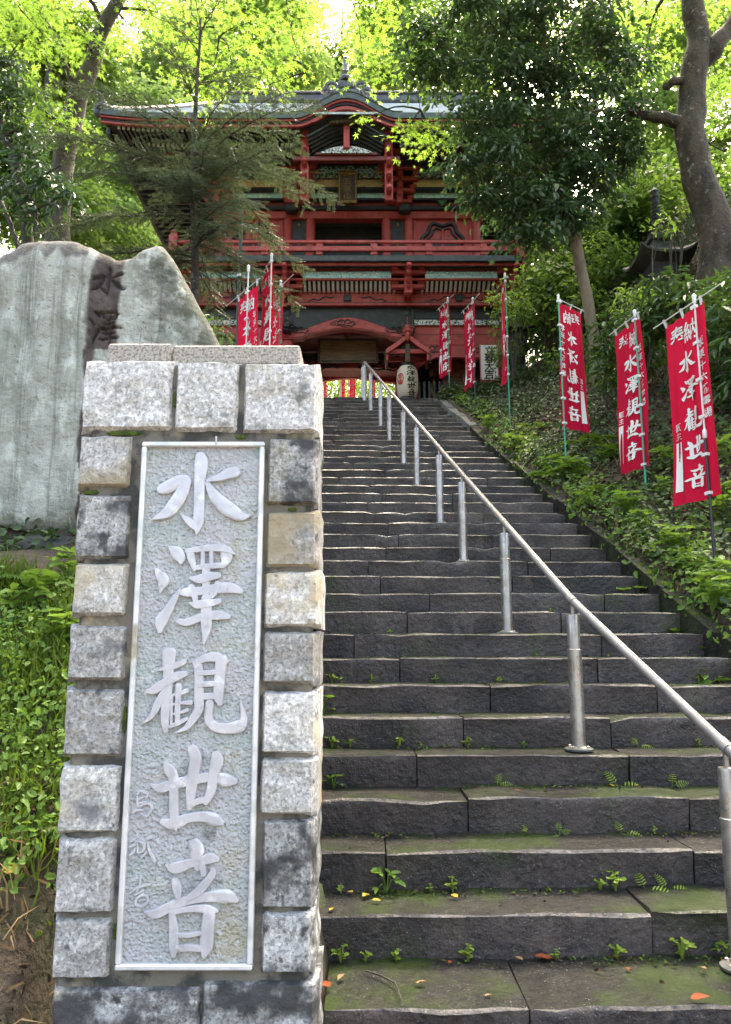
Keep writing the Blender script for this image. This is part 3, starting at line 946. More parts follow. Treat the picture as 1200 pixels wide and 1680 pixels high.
    brown = mixc(nt, noise_fac(nt, 9, .4, .65, 6), (.052, .038, .032), (.10, .082, .068))
    st = N(nt, 'ShaderNodeMath', operation='MULTIPLY')
    c = mixc(nt, at_.outputs['Fac'], c, brown)
    gr_ = N(nt, 'ShaderNodeAttribute', attribute_name='groove')
    c = mixc(nt, gr_.outputs['Fac'], c, (.018, .014, .012))
    nt.links.new(c, bs.inputs['Base Color'])
    bs.inputs['Roughness'].default_value = .85
    bump(nt, bs, [(9, .6, .03, 'n'), (34, .7, .014, 'n'), (110, .5, .005, 'n')])
    me = np_mesh('slab', V - np.array(root.location), np.concatenate(F), m, 4, True)
    a = me.attributes.new('stain', 'FLOAT', 'POINT')
    a.data.foreach_set('value', np.concatenate([stain.ravel(), stain.ravel()]).astype(np.float32))
    a = me.attributes.new('groove', 'FLOAT', 'POINT')
    gv = np.clip(groove / .026, 0, 1) * .8
    a.data.foreach_set('value', np.concatenate([gv.ravel(), gv.ravel() * 0]).astype(np.float32))
    mkobj('slab', me, root)
    # the dark mossy boulder it stands on
    mb = MB()
    ni, nj = 40, 16
    vs, fs = [], []
    for j in range(nj + 1):
        for i in range(ni + 1):
            u, w = i / ni, j / nj
            x = -3.9 + 2.8 * u
            ph = math.pi * (w - .05)
            r = (.42 * min(1, 2.5 * math.sqrt(max(0, 1 - u))) if u < 1 else .001) + .10 * min(1, 6 * (1 - u)) * mnoise.noise(Vector((x * 1.7, w * 2, 4)))
            y = 5.15 - math.cos(ph) * r * 1.0
            z = 1.62 + math.sin(ph) * r * 1.05 + .05 * mnoise.noise(Vector((x * 4, w * 5, 1)))
            vs.append((x, y, z))
    for j in range(nj):
        for i in range(ni):
            k = j * (ni + 1) + i
            fs.append((k, k + 1, k + ni + 2, k + ni + 1))
    mb.add(vs, fs)
    b = mb.build('mossy_base_stone', MT['stone_dark'], None, smooth=True)
    tag(b, 'dark mossy base stone under the lichen covered slab', 'base stone')


build_monument()


# ------------------------------------------------------------------ banners
def banner(label, foot, top_z, dirv, width, height, drop, pole='green', sway=.03, rev=False, phase=0., back=.05, bar=.12, lean=0.0, cd=.03, front=-1):
    """foot: (x, y, z) of the pole; dirv: horizontal direction the cloth runs from the pole; drop: cloth top below the pole top"""
    f = Vector(foot)
    root = thing('nobori_banner', label, 'banner', f, 'red banners on poles beside the stairs')
    top = Vector((f.x + lean, f.y, top_z))
    pr = .011
    seg = (top - f)
    if pole == 'green':
        MB().tube([f - Vector((0, 0, .25)), top], pr, 10).build('pole', MT['pole_green'], root, smooth='auto')
    elif pole == 'white':
        MB().tube([f - Vector((0, 0, .25)), top], pr, 10).build('pole', MT['pole_white'], root, smooth='auto')
    else:
        MB().tube([f - Vector((0, 0, .25)), f + seg * .45], pr * 1.25, 10).build('pole', MT['pole_black'], root, smooth='auto')
        MB().tube([f + seg * .45, top], pr * .8, 10).build('pole_extension', MT['pole_black' if pole == 'black' else 'pole_white'], root, smooth='auto')
        MB().lathe([(pr * 1.3, -.04), (pr * 1.9, -.03), (pr * 1.9, .03), (pr * 1.1, .045)], 10, f + seg * .45).build('pole_clamp', MT['plastic'], root, smooth='auto')
    MB().lathe([(.012, -.05), (.018, -.045), (.018, .0), (.021, .008), (.021, .03), (.008, .045)], 10, top).build('pole_cap', MT['plastic'], root, smooth='auto')
    d = Vector((dirv[0], dirv[1], 0)).normalized()
    nv = Vector((d.y, -d.x, 0))
    if nv.y > 0: nv = -nv          # towards the viewer
    ca = top - Vector((0, 0, cd))
    MB().tube([ca - d * bar, ca + d * (width + .02)], .006, 8).build('crossbar', MT['pole_white'], root, smooth='auto')
    tl = seg.normalized()

    def cloth(u, v):
        s = u * width - back
        w = .7 * sway * (.25 + v) * math.sin(u * 5.2 + phase + v * 2.1) + .016 * math.sin(u * 15 + v * 3 + phase * 2) * (.4 + v) + .008 * math.sin(u * 29 - v * 7 + phase) + .35 * sway * math.sin(v * 6 + phase)
        w += .03 * (v ** 2) * math.sin(phase * 3 + 1)
        p = ca - tl * (drop + v * height) + d * s * (1 - .03 * math.sin(v * 4 + phase)) + nv * (w * .8 + front * .022)
        p.z -= .012 * math.sin(u * math.pi * 3) ** 2 * (1 - v)
        return p
    nu, nv_ = 40, 80
    vs = [cloth(i / nu, j / nv_) for j in range(nv_ + 1) for i in range(nu + 1)]
    fs = [(j * (nu + 1) + i, j * (nu + 1) + i + 1, (j + 1) * (nu + 1) + i + 1, (j + 1) * (nu + 1) + i) for j in range(nv_) for i in range(nu)]
    cl = MB().add(vs, fs).build('cloth', MT['cloth'], root, smooth=True)

    def mapper(u0, v0, du, dv, side):
        def f_(a, b, lift):
            u, v = u0 + du * a, v0 + dv * b
            uu = u if not rev_side else 1 - u
            uc = min(max(uu, 0), 1)
            e = .004
            p = cloth(uc, v)
            t1 = cloth(min(uc + e, 1), v) - cloth(max(uc - e, 0), v)
            t2 = cloth(uc, min(v + e, 1)) - cloth(uc, max(v - e, 0))
            nn = t1.cross(t2).normalized()
            if nn.dot(nv) < 0: nn = -nn
            return p + nn * lift * side
        return f_
    # the print reads rightly from one side and shows mirrored from the other
    # screen-right along +u when d points right as seen from the front
    right = Vector((-nv.y, nv.x, 0))
    rev_side = (d.dot(right) < 0) != rev
    for side in (1, -1):
        mb = MB()
        L = .005
        asp = width / height
        for i, ch in enumerate('水澤観世音'):
            glyph_flat(ch, mapper(.26, .195 + i * .153, .46, .125, side), L, mb)
        font_flat('奉', mapper(.12, .035, .34, .34 * asp, side), L, mb)
        font_flat('納', mapper(.48, .045, .34, .34 * asp, side), L, mb)
        for i, ch in enumerate('坂東十六番霊場'):
            font_flat(ch, mapper(.76, .17 + i * .062, .19, .052, side), L, mb)
        for i, ch in enumerate('願主'):
            font_flat(ch, mapper(.06, .56 + i * .048, .16, .045, side), L, mb)
        m2 = mapper(.06, .665, .15, .265, side)
        q = []
        for b in range(13):
            q += [m2(0, b / 12, L), m2(1, b / 12, L)]
        mb.add(q, [(2 * b, 2 * b + 1, 2 * b + 3, 2 * b + 2) for b in range(12)])
        mb.build('printed_characters', MT['ink_white'], cl)
    for j in range(6):
        v = .0 + j * .196
        p = f + seg * (((ca - tl * (drop + v * height)) - f).length / seg.length)
        e = cloth(0 if back < .02 else back / width, v)
        lp = MB()
        a, b = p - d * .022, p + d * max(.045, (cloth(0.02, v) - p).dot(d) + .03)
        c_ = (a + b) / 2
        hx = (b - a) / 2
        for sgn in (1, -1):
            o = nv * (.018 * sgn)
            vs = [a + o + Vector((0, 0, z)) for z in (-.014, .014)] + [b + o + Vector((0, 0, z)) for z in (.014, -.014)]
            lp.add(vs, [(0, 1, 2, 3)])
        for q in (a, b):
            vs = [q + nv * s_ * .018 + Vector((0, 0, z)) for s_, z in ((1, -.014), (1, .014), (-1, .014), (-1, -.014))]
            lp.add(vs, [(0, 1, 2, 3)])
        lp.build('tie_loop', MT['plastic'], root)
    for u in (.06, .52, .95):
        p = ca + d * (u * width - back)
        q = cloth(u, .0)
        lp = MB()
        for sgn in (1, -1):
            o = nv * (.008 * sgn + .006)
            lp.add([p + o - d * .014 + Vector((0, 0, .012)), p + o + d * .014 + Vector((0, 0, .012)), q + nv * (.004 * sgn) + d * .014 - Vector((0, 0, .02)), q + nv * .004 * sgn - d * .014 - Vector((0, 0, .02))], [(0, 1, 2, 3)])
        lp.add([p + nv * .014 - d * .014 + Vector((0, 0, .012)), p + nv * .014 + d * .014 + Vector((0, 0, .012)), p - nv * .002 + d * .014 + Vector((0, 0, .012)), p - nv * .002 - d * .014 + Vector((0, 0, .012))], [(0, 1, 2, 3)])
        lp.build('tie_loop', MT['plastic'], root)
    return root


def foot_at(px, py, Y):
    p = at(px, py, Y)
    return (p.x, Y, p.z)


banner('red banner on a black pole, nearest of the row and farthest right', foot_at(1172, 905, 6.7), 4.53, (-.14, .58), .62, 1.80, .05, 'blackwhite', .04, phase=.6, back=.13, bar=.36)
banner('red banner on a green pole with an empty bottom corner, second from the right', foot_at(1065, 878, 8.6), 5.25, (-.12, .58), .58, 1.80, .05, 'green', .05, phase=2.2, back=.10, bar=.10)
banner('red banner seen from behind with mirrored characters, hanging right of its green pole', foot_at(930, 785, 10.1), 6.17, (.46, .38), .58, 1.80, .03, 'green', .03, rev=True, phase=1.0, back=.0, bar=.03)
banner('red banner nearly edge on, green pole before the stone lantern', foot_at(838, 722, 12.4), 7.68, (.055, .60), .58, 1.72, .08, 'green', .05, phase=3.1, back=.05, bar=.02)
banner('slim red banner on a brown pole, second from the gate on the right', foot_at(781, 690, 14.6), 8.28, (-.16, .58), .58, 1.70, .05, 'black', .03, phase=.2, back=.06, bar=.35)
banner('slim red banner nearest the hanging lantern, on a pale green pole', foot_at(738, 652, 16.3), 9.10, (-.20, .56), .56, 1.66, .05, 'green', .03, phase=1.7, back=.06, bar=.30)
p = at(408, 440, 9.0)
banner('red banner on a dark pole, leftmost of three rising behind the pillar', (p.x, 9.0, 3.3), p.z, (-.34, .48), .60, 1.8, .05, 'blackwhite', .05, phase=.9, back=.30, bar=.32, cd=.27)
p = at(446, 420, 10.2)
banner('red banner on a white pole, tallest of three rising behind the pillar', (p.x, 10.2, 4.0), p.z, (-.22, .55), .58, 1.8, .05, 'white', .04, phase=2.6, back=.02, bar=.03)
p = at(461, 464, 11.2)
banner('red banner on a green pole, rightmost of three rising behind the pillar', (p.x, 11.2, 4.4), p.z, (-.30, .50), .58, 1.7, .06, 'green', .04, phase=.4, back=.10, bar=.45, cd=.06)


# ------------------------------------------------------------------ temple gate
GX, GY, GZ = -.46, 18.5, TOPZ
gate = thing('temple_gate', 'two storey red and black temple gate at the top of the stairs', 'gate', (GX, GY, GZ))
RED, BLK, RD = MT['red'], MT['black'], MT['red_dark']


def gb(name, mat, u0, u1, y0, y1, z0, z1, b=.012, parent=gate):
    return MB().box(GX + u0, GX + u1, y0, y1, z0, z1, b).build(name, mat, parent)


def inst(name, me, loc, parent=gate, rot=None):
    o = mkobj(name, me, parent, Vector(loc) - base_of(parent))
    if rot: o.rotation_euler = rot
    return o


# --- lower storey: columns
colm = MB().lathe([(.26, 0), (.26, .10), (.20, .14)], 20).mesh('column_base', MT['coping'], 'auto')
LC = [-4.15, -1.52, 1.52, 4.15]
zb = zz(505, 18.5)       # top of the columns / dark tie beam
shaft = MB().lathe([(.165, .12), (.168, 1.5), (.160, zb - GZ)], 20).mesh('column', RED, 'auto')
for row, Y in enumerate((18.5, 20.4, 22.6)):
    for u in LC:
        o = inst('column', shaft, (GX + u, Y, GZ))
        mkobj('column_base', colm, o)
        cp = MB().lathe([(.175, 0), (.185, .02), (.185, .16), (.175, .18)], 20, (GX + u, Y, zz(523, 18.5))).build('column_cap', BLK, o, smooth='auto')
# dark tie beam with a brow over the middle bay
zt0, zt1 = zz(524, 18.4), zz(503, 18.4)
gb('tie_beam', BLK, -4.6, -1.7, 18.38, 18.62, zt0, zt1)
gb('tie_beam', BLK, 1.7, 4.6, 18.38, 18.62, zt0, zt1)
us = np.linspace(-1.70, 1.70, 41)


def brow(u, k):
    t = np.clip(1 - abs(u) / 1.55, 0, 1)
    return k * (t * t * (3 - 2 * t))


top = [(GX + u, zt1) for u in us]
zlow = zz(549, 18.35)
MB().strip([(GX + u, zz(545, 18.35) + brow(u, .40)) for u in us], [(GX + u, zt1 + .001) for u in us], 18.34, 18.62).build('brow_beam', BLK, gate)
# rainbow beam of the middle bay
lo = [(GX + u, zz(553, 18.3) + brow(u, .22) - (.05 if abs(u) > 1.05 else 0)) for u in us]
hi = [(GX + u, zz(545, 18.3) + brow(u, .40) - .004) for u in us]
rbm = MB().strip(lo, hi, 18.30, 18.55).build('rainbow_beam', RED, gate)


def scroll(cx_, cz, s, y, mir=1, parent=None, mat=None):
    """a carved black cloud scroll: a main curl with two tails"""
    mb = MB()

    def curl(x, z, r, a0, a1, w):
        pts = []
        for i in range(14):
            t = i / 13
            a = a0 + (a1 - a0) * t
            rr = r * (1 - .75 * t)
            pts.append(Vector((cx_ + mir * (x + rr * math.cos(a)) * s, y, cz + (z + rr * math.sin(a)) * s)))
        mb.tube(pts, [w * s * (1 - .5 * i / 13) for i in range(14)], 5)
    curl(-.30, 0, .24, 2.8, -3.6, .05)
    curl(.05, .05, .20, 3.2, -3.0, .045)
    curl(.36, -.02, .15, 3.0, -3.2, .04)
    mb.tube([Vector((cx_ + mir * a * s, y, cz + b * s)) for a, b in ((-.55, -.10), (-.3, -.22), (0, -.15), (.3, -.20), (.62, -.02))], [.01 * s, .04 * s, .045 * s, .035 * s, .008 * s], 5)
    return mb.build('scroll_carving', mat or BLK, parent or gate, smooth=True)


ysc = 18.296
scroll(GX, zz(530, 18.3), .42, ysc, 1, rbm)
scroll(GX - .28, zz(530, 18.3), .3, ysc, -1, rbm)
for s in (-1, 1):
    scroll(GX + s * 1.18, zz(541, 18.3), .42, ysc, -s, rbm)
# moulding line along the underside
mb = MB()
for q in (0,):
    mb.tube([Vector((x, 18.292, z + .03)) for x, z in lo], .010, 5)
mb.build('moulding', RD, rbm)
# side bays
for s in (-1, 1):
    a, b = sorted((s * 1.66, s * 4.0))
    gb('painted_frieze', MT['white_black'], a, b, 18.36, 18.42, zz(533, 18.36), zz(524.5, 18.36), .004)
    gb('wall_panel', RED, a, b, 18.44, 18.56, zz(566, 18.44), zz(533.5, 18.44))
    gb('groove', RD, a, b, 18.435, 18.45, zz(549, 18.44) - .012, zz(549, 18.44) + .012, .0)
    uu = np.linspace(a, b, 41)
    mid, hw = (a + b) / 2, (b - a) / 2
    arch = [(GX + u, zz(603, 18.4) + min(.42, .9 * max(0, (hw - .13 - abs(u - mid)))) ** .8 * .55) for u in uu]
    nb = MB().strip(arch, [(GX + u, zz(566.5, 18.4)) for u in uu], 18.40, 18.56).build('arched_lintel', RED, gate)
    for t in (-.55, .55):
        scroll(GX + mid + t, zz(573, 18.4), .40, 18.396, 1 if t < 0 else -1, nb)
    # niche: side jambs, floor plinth, back wall
    gb('niche_back', BLK, a, b, 20.28, 20.36, GZ, zz(533, 18.5), 0)
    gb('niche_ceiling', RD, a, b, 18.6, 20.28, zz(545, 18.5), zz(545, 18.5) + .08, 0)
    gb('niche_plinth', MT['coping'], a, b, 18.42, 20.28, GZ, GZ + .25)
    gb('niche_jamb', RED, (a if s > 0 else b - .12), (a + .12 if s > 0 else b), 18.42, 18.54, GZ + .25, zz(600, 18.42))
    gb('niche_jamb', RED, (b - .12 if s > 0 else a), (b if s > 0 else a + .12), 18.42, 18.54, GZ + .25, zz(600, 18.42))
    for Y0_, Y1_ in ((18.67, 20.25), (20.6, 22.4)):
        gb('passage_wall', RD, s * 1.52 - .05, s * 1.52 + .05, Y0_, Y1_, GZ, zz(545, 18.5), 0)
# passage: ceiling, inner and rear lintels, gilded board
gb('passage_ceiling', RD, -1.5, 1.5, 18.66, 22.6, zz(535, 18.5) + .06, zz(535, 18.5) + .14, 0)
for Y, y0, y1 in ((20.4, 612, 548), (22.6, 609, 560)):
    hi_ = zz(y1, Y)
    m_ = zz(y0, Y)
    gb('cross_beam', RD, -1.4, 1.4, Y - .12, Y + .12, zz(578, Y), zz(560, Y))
    gb('cross_beam', BLK, -1.4, 1.4, Y - .10, Y + .10, zz(592, Y), zz(581, Y))
    gb('cross_beam', RED, -1.4, 1.4, Y - .11, Y + .11, zz(606, Y), zz(594, Y))
uu = np.linspace(-1.4, 1.4, 31)
MB().strip([(GX + u, zz(629, 22.5) + brow(u, .16)) for u in uu], [(GX + u, zz(607, 22.5)) for u in uu], 22.45, 22.6).build('arched_lintel', RED, gate)
for s in (-1, 1):
    scroll(GX + s * 1.0, zz(598, 20.2), .75, 20.24, -s, gate)
    scroll(GX + s * .45, zz(597, 20.2), .5, 20.24, s, gate)
bd = MB().box(GX - .74, GX + .74, 19.28, 19.33, zz(592, 19.3), zz(559, 19.3), .01).build('hanging_board', MT['board'], gate)
for (a, b, c, d) in ((-.80, .80, zz(595, 19.3), zz(591.5, 19.3)), (-.80, .80, zz(559.5, 19.3), zz(556, 19.3)), (-.80, -.745, zz(592, 19.3), zz(559, 19.3)), (.745, .80, zz(592, 19.3), zz(559, 19.3))):
    MB().box(GX + a, GX + b, 19.25, 19.34, c, d, .012).build('board_frame', MT['wood'], bd)
MB().box(GX - .10, GX + .10, 19.22, 19.34, zz(556, 19.3), zz(550, 19.3), .02).build('board_crest', MT['gold'], bd)
# carved lion heads on the columns


def lion(u, yc, mat, mane):
    x, z = GX + u, zz(yc, 18.15)
    mb = MB()
    n, m = 14, 10
    vs, fs = [], []
    for j in range(m + 1):
        for i in range(n):
            th, ph = 2 * math.pi * i / n, math.pi * j / m
            d = Vector((math.sin(ph) * math.cos(th), -math.cos(ph), math.sin(ph) * math.sin(th)))
            r = .15 * (1 + .35 * mnoise.noise(d * 3.1 + Vector((u, 0, 0))))
            vs.append((x + d.x * r * 1.0, 18.2 + d.y * r * 1.2, z + d.z * r * 1.15))
    for j in range(m):
        for i in range(n):
            fs.append((j * n + i, j * n + (i + 1) % n, (j + 1) * n + (i + 1) % n, (j + 1) * n + i))
    mb.add(vs, fs)
    o = mb.build('lion_head_carving', mat, gate, smooth=True)
    MB().box(x - .08, x + .08, 17.93, 18.12, z - .11, z - .01, .035).build('muzzle', mat, o)
    MB().box(x - .07, x + .07, 17.95, 18.10, z - .17, z - .125, .02).build('jaw', mat, o)
    for s in (-1, 1):
        MB().lathe([(.002, -.02), (.02, -.012), (.024, .0), (.02, .012), (.002, .02)], 8, (x + s * .065, 18.03, z + .045)).build('eye', MT['gold'], o, smooth=True)
        MB().lathe([(.045, 0), (.05, .04), (.02, .10), (.004, .12)], 8, (x + s * .12, 18.15, z + .08)).build('ear', mane, o, smooth=True)
        mb = MB()
        for k in range(4):
            a0 = k * .7 - .9
            mb.lathe([(.002, -.04), (.035, -.025), (.045, 0), (.035, .025), (.002, .04)], 8, (x + s * .15 * math.cos(a0 * .8), 18.14, z + .14 * math.sin(a0)))
        mb.build('mane_curls', mane, o, smooth=True)
    return o


lion(-1.52, 536, BLK, BLK)
lion(1.52, 543, RED, MT['wood'])
lion(4.15, 545, BLK, RED)
lion(-4.15, 545, BLK, RED)
# fascia with scroll lines, small dark struts
fz0, fz1 = zz(503, 18.3), zz(481.5, 18.22)
gb('fascia', RED, -4.75, 4.75, 18.22, 18.44, fz0 + .002, fz1)
gb('fascia_lip', RED, -4.8, 4.8, 18.185, 18.218, fz0 - .02, fz0 + .055)
gb('fascia_lip', MT['slate'], -4.8, 4.8, 18.195, 18.218, fz0 + .058, fz0 + .075, .002)
for u in (0, -2.83, 2.83):
    gb('strut', BLK, u - .10, u + .10, 18.17, 18.218, fz0 + .10, fz1 - .04)
for u in LC:
    for s in (-1, 1):
        mb = MB()
        pts = [Vector((GX + u + s * (.25 + .95 * t), 18.212, fz1 - .08 - .22 * (1 - t) ** 1.3 + .035 * math.sin(t * 19))) for t in np.linspace(0, 1, 16)]
        mb.tube(pts, [.018] * 15 + [.004], 5)
        mb.build('scroll_line', BLK, gate, smooth=True)
# cove with pale slats
cz0, cz1, cy0, cy1 = zz(481, 18.21), zz(456, 17.85), 18.215, 17.85
MB().add([(GX - 4.7, cy0 + .03, cz0), (GX + 4.7, cy0 + .03, cz0), (GX + 4.7, cy1 + .03, cz1), (GX - 4.7, cy1 + .03, cz1), (GX - 4.7, cy0 + .12, cz0), (GX + 4.7, cy0 + .12, cz0), (GX + 4.7, cy1 + .12, cz1 + .05), (GX - 4.7, cy1 + .12, cz1 + .05)],
         [(0, 1, 2, 3), (5, 4, 7, 6), (3, 2, 6, 7), (1, 0, 4, 5), (0, 3, 7, 4), (2, 1, 5, 6)]).build('cove_backing', BLK, gate)
w = .062
mb = MB()
prof = [(0, 0), (.30, .10), (.62, .40), (.85, .72), (1, 1)]
vs, fs = [], []
for (t, h) in prof:
    y, z = (cy0 - cy1) * -t, (cz1 - cz0) * h
    vs += [(-w / 2, y + .0, z), (w / 2, y + .0, z), (w / 2, y + .03, z), (-w / 2, y + .03, z)]
for i in range(len(prof) - 1):
    for k in range(4):
        k2 = (k + 1) % 4
        fs.append((i * 4 + k, i * 4 + k2, (i + 1) * 4 + k2, (i + 1) * 4 + k))
mb.add(vs, fs)
slat = mb.mesh('cove_slat', MT['cove'])
ns = int(9.2 / .118)
for i in range(ns):
    u = -4.6 + i * .118
    if min(abs(u - c) for c in LC) < .30: continue
    inst('cove_slat', slat, (GX + u, cy0, cz0))
gb('cove_rail', RED, -4.75, 4.75, 18.17, 18.215, fz1 + .002, fz1 + .05)
gb('cove_rail', RED, -4.75, 4.75, cy1 - .09, cy1 - .02, zz(459.5, 17.77), zz(456, 17.77))
# carved band and beams under the balcony
for i in range(3):
    u0, u1 = LC[i] + .42, LC[i + 1] - .42
    pnl = gb('carved_band', MT['turquoise'], u0, u1, 17.74, 17.84, zz(456, 17.74), zz(443, 17.74))
    gb('carved_band', MT['ochre'], u0, u1, 17.72, 17.82, zz(443, 17.74) + .002, zz(434, 17.74))
    mb = MB()
    r_ = random.Random(i)
    for k in range(int((u1 - u0) / .10)):
        x = GX + u0 + .06 + k * .10
        mb.lathe([(.002, -.03), (.035, -.02), (.045, 0), (.03, .03), (.002, .045)], 7, (x, 17.74, zz(450, 17.74) + r_.uniform(-.05, .05)))
    mb.build('wave_relief', MT['turquoise'], pnl, smooth=True)
    mb = MB()
    for k in range(2 if i != 1 else 3):
        x = GX + u0 + (u1 - u0) * (k + .5) / (2 if i != 1 else 3)
        mb.tube([Vector((x + .10 * math.cos(a) * (1 - a / 9), 17.71, zz(440, 17.72) + .07 * math.sin(a) * (1 - a / 9))) for a in np.linspace(0, 7, 16)], .016, 5)
    mb.build('floral_curl', RD, pnl, smooth=True)
gb('balcony_beam', RED, -4.35, 4.35, 17.45, 17.50, zz(435.5, 17.45), zz(428.5, 17.45))
bracket_arm = MB().box(-.42, .42, -.07, .07, -.055, .055, .02).mesh('bracket_arm', RED)
bracket_block = MB().box(-.10, .10, -.10, .10, -.05, .05, .03).mesh('bearing_block', RED)
nose = MB().tube([Vector((0, .35, .0)), Vector((0, 0, 0)), Vector((0, -.12, .01)), Vector((0, -.17, -.05)), Vector((0, -.13, -.10))], [.07, .07, .075, .06, .03], 8).mesh('bracket_nose', RED, 'auto')
for u in LC + [-3.0 + 7.35]:
    br = MB().box(GX + u - .10, GX + u + .10, 17.72, 18.2, zz(492, 18.1), zz(452, 17.8), .02).build('bracket', RED, gate)
    for k, (yy, Yk) in enumerate(((471, 17.95), (447, 17.72))):
        z = zz(yy, Yk)
        inst('bracket_arm', bracket_arm, (GX + u, Yk, z), br)
        for s in (-.34, 0, .34):
            inst('bearing_block', bracket_block, (GX + u + s, Yk, z + .10), br)
    for k in range(5):
        Yk = 18.02 - k * .11
        inst('bracket_nose', nose, (GX + u, Yk - .05, zz(487 - k * 11.5, Yk) + .02), br)
# balcony deck edge and railing
gb('balcony_deck', MT['slate'], -4.28, 4.28, 17.35, 19.2, zz(428, 17.35), zz(418.5, 17.35), .01)
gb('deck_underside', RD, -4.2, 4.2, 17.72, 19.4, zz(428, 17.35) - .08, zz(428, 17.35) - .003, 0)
for s in (-1, 1):
    gb('side_deck', MT['slate'], s * 4.28 - .05, s * 4.28 + .05, 19.2, 23.0, zz(428, 17.35), zz(418.5, 17.35), .01)
    gb('side_beam', RED, s * 4.2 - .08, s * 4.2 + .08, 17.71, 23.0, zz(437.5, 17.45), zz(428.5, 17.45) - .01)
    for zc_, hh in ((zz(397.5, 17.42), .034), (zz(409, 17.42), .045)):
        gb('side_rail', RED, s * 4.18 - .035, s * 4.18 + .035, 17.5, 23.0, zc_ - hh, zc_ + hh, .012)
    pst = gb('corner_post', RED, s * 4.24 - .10, s * 4.24 + .10, 17.32, 17.52, zz(424, 17.4), zz(387, 17.4), .012)
    MB().lathe([(.09, 0), (.10, .03), (.06, .06), (.085, .10), (.06, .15), (.01, .18)], 12, (GX + s * 4.24, 17.42, zz(387, 17.4))).build('finial', RED, pst, smooth='auto')
gb('top_rail', RED, -4.14, 4.14, 17.38, 17.45, zz(400, 17.42), zz(394.5, 17.42), .02)
gb('middle_rail', RED, -4.14, 4.14, 17.37, 17.46, zz(413, 17.42), zz(405, 17.42), .012)
post = MB().box(-.085, .085, -.05, .05, 0, zz(395, 17.42) - zz(418, 17.42) + .02, .012).mesh('baluster', RED)
for u in np.linspace(-3.35, 3.35, 6):
    inst('baluster', post, (GX + u, 17.45, zz(418.3, 17.42)))
# --- upper storey
UY = 19.0
zf = zz(428, 17.35)
uc = MB().lathe([(.125, 0), (.125, zz(345, UY) - zf)], 18).mesh('upper_column', RED, 'auto')
UC = [-3.42, -1.62, -1.02, 1.02, 1.62, 3.42]
for u in UC:
    inst('upper_column', uc, (GX + u, UY, zf))
gb('upper_beam', RED, -3.6, 3.6, UY - .13, UY + .13, zz(358, UY - .13), zz(345, UY - .13))
gb('upper_sill', RED, -3.5, 3.5, UY - .10, UY + .10, zf - .01, zf + .52)
gb('opening_back', BLK, -.9, .9, UY + 1.5, UY + 1.56, zf, zz(350, UY), 0)
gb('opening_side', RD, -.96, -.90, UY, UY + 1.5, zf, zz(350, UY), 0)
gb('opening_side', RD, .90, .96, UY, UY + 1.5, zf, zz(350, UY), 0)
gb('opening_dark_sheet', BLK, -.9, .9, UY + .6, UY + .64, zf, zz(372, UY + .6), 0)  # black sheet standing in for the shade inside the opening
for s in (-1, 1):
    a, b = sorted((s * 1.14, s * 1.50))
    nb = gb('narrow_panel', BLK, a, b, UY - .02, UY + .06, zf + .5, zz(358, UY), .006)
    for yy in (370, 402):
        MB().lathe([(.002, -.07), (.035, -.05), (.045, 0), (.035, .05), (.002, .07)], 10, (GX + (a + b) / 2, UY - .03, zz(yy, UY))).build('gilt_fitting', MT['gold'], nb, smooth=True)
    a, b = sorted((s * 1.74, s * 3.30))
    gb('wall_panel', RED, a, b, UY - .02, UY + .06, zf + .5, zz(358, UY), .006)
    for e in (a, b - .07):
        gb('panel_frame', RED, e, e + .07, UY - .055, UY - .022, zf + .5, zz(361, UY), .01)
    gb('panel_frame', RED, a + .072, b - .072, UY - .055, UY - .022, zz(363.5, UY), zz(360, UY), .01)
    # cusped black window ornament
    cx_, cz_ = GX + s * 2.52, zz(395, UY)
    th = np.linspace(-.25, math.pi + .25, 31)
    orn = MB()
    out = [Vector((cx_ + (.50 + .05 * math.cos(a_ * 6)) * math.cos(a_), UY - .05, cz_ + (.46 + .06 * math.cos(a_ * 6)) * math.sin(a_))) for a_ in th]
    orn.tube(out, .055, 6)
    orn.tube([p_ * 1.0 - Vector((0, 0, .07)) if False else Vector((cx_ + (p_.x - cx_) * .72, p_.y, cz_ + (p_.z - cz_) * .72)) for p_ in out], .028, 6)
    orn.box(cx_ - .44, cx_ + .44, UY - .045, UY - .022, cz_ - .30, cz_ + .02, .01)
    orn.build('window_ornament', BLK, gate, smooth='auto')
    MB().box(cx_ - .03, cx_ + .03, UY - .075, UY - .047, cz_ - .3, cz_ + .30, .01).build('window_mullion', RED, gate)
    # side walls running back
    gb('upper_side_wall', RD, s * 3.42 - .06, s * 3.42 + .06, UY + .14, 22.5, zf, zz(300, UY), 0)
gb('upper_rear_wall', RD, -3.36, 3.36, 22.4, 22.5, zf, zz(300, UY), 0)
gb('dark_plate', BLK, -3.75, 3.75, UY - .22, UY + .14, zz(345, UY - .2) + .02, zz(338, UY - .2), .01)
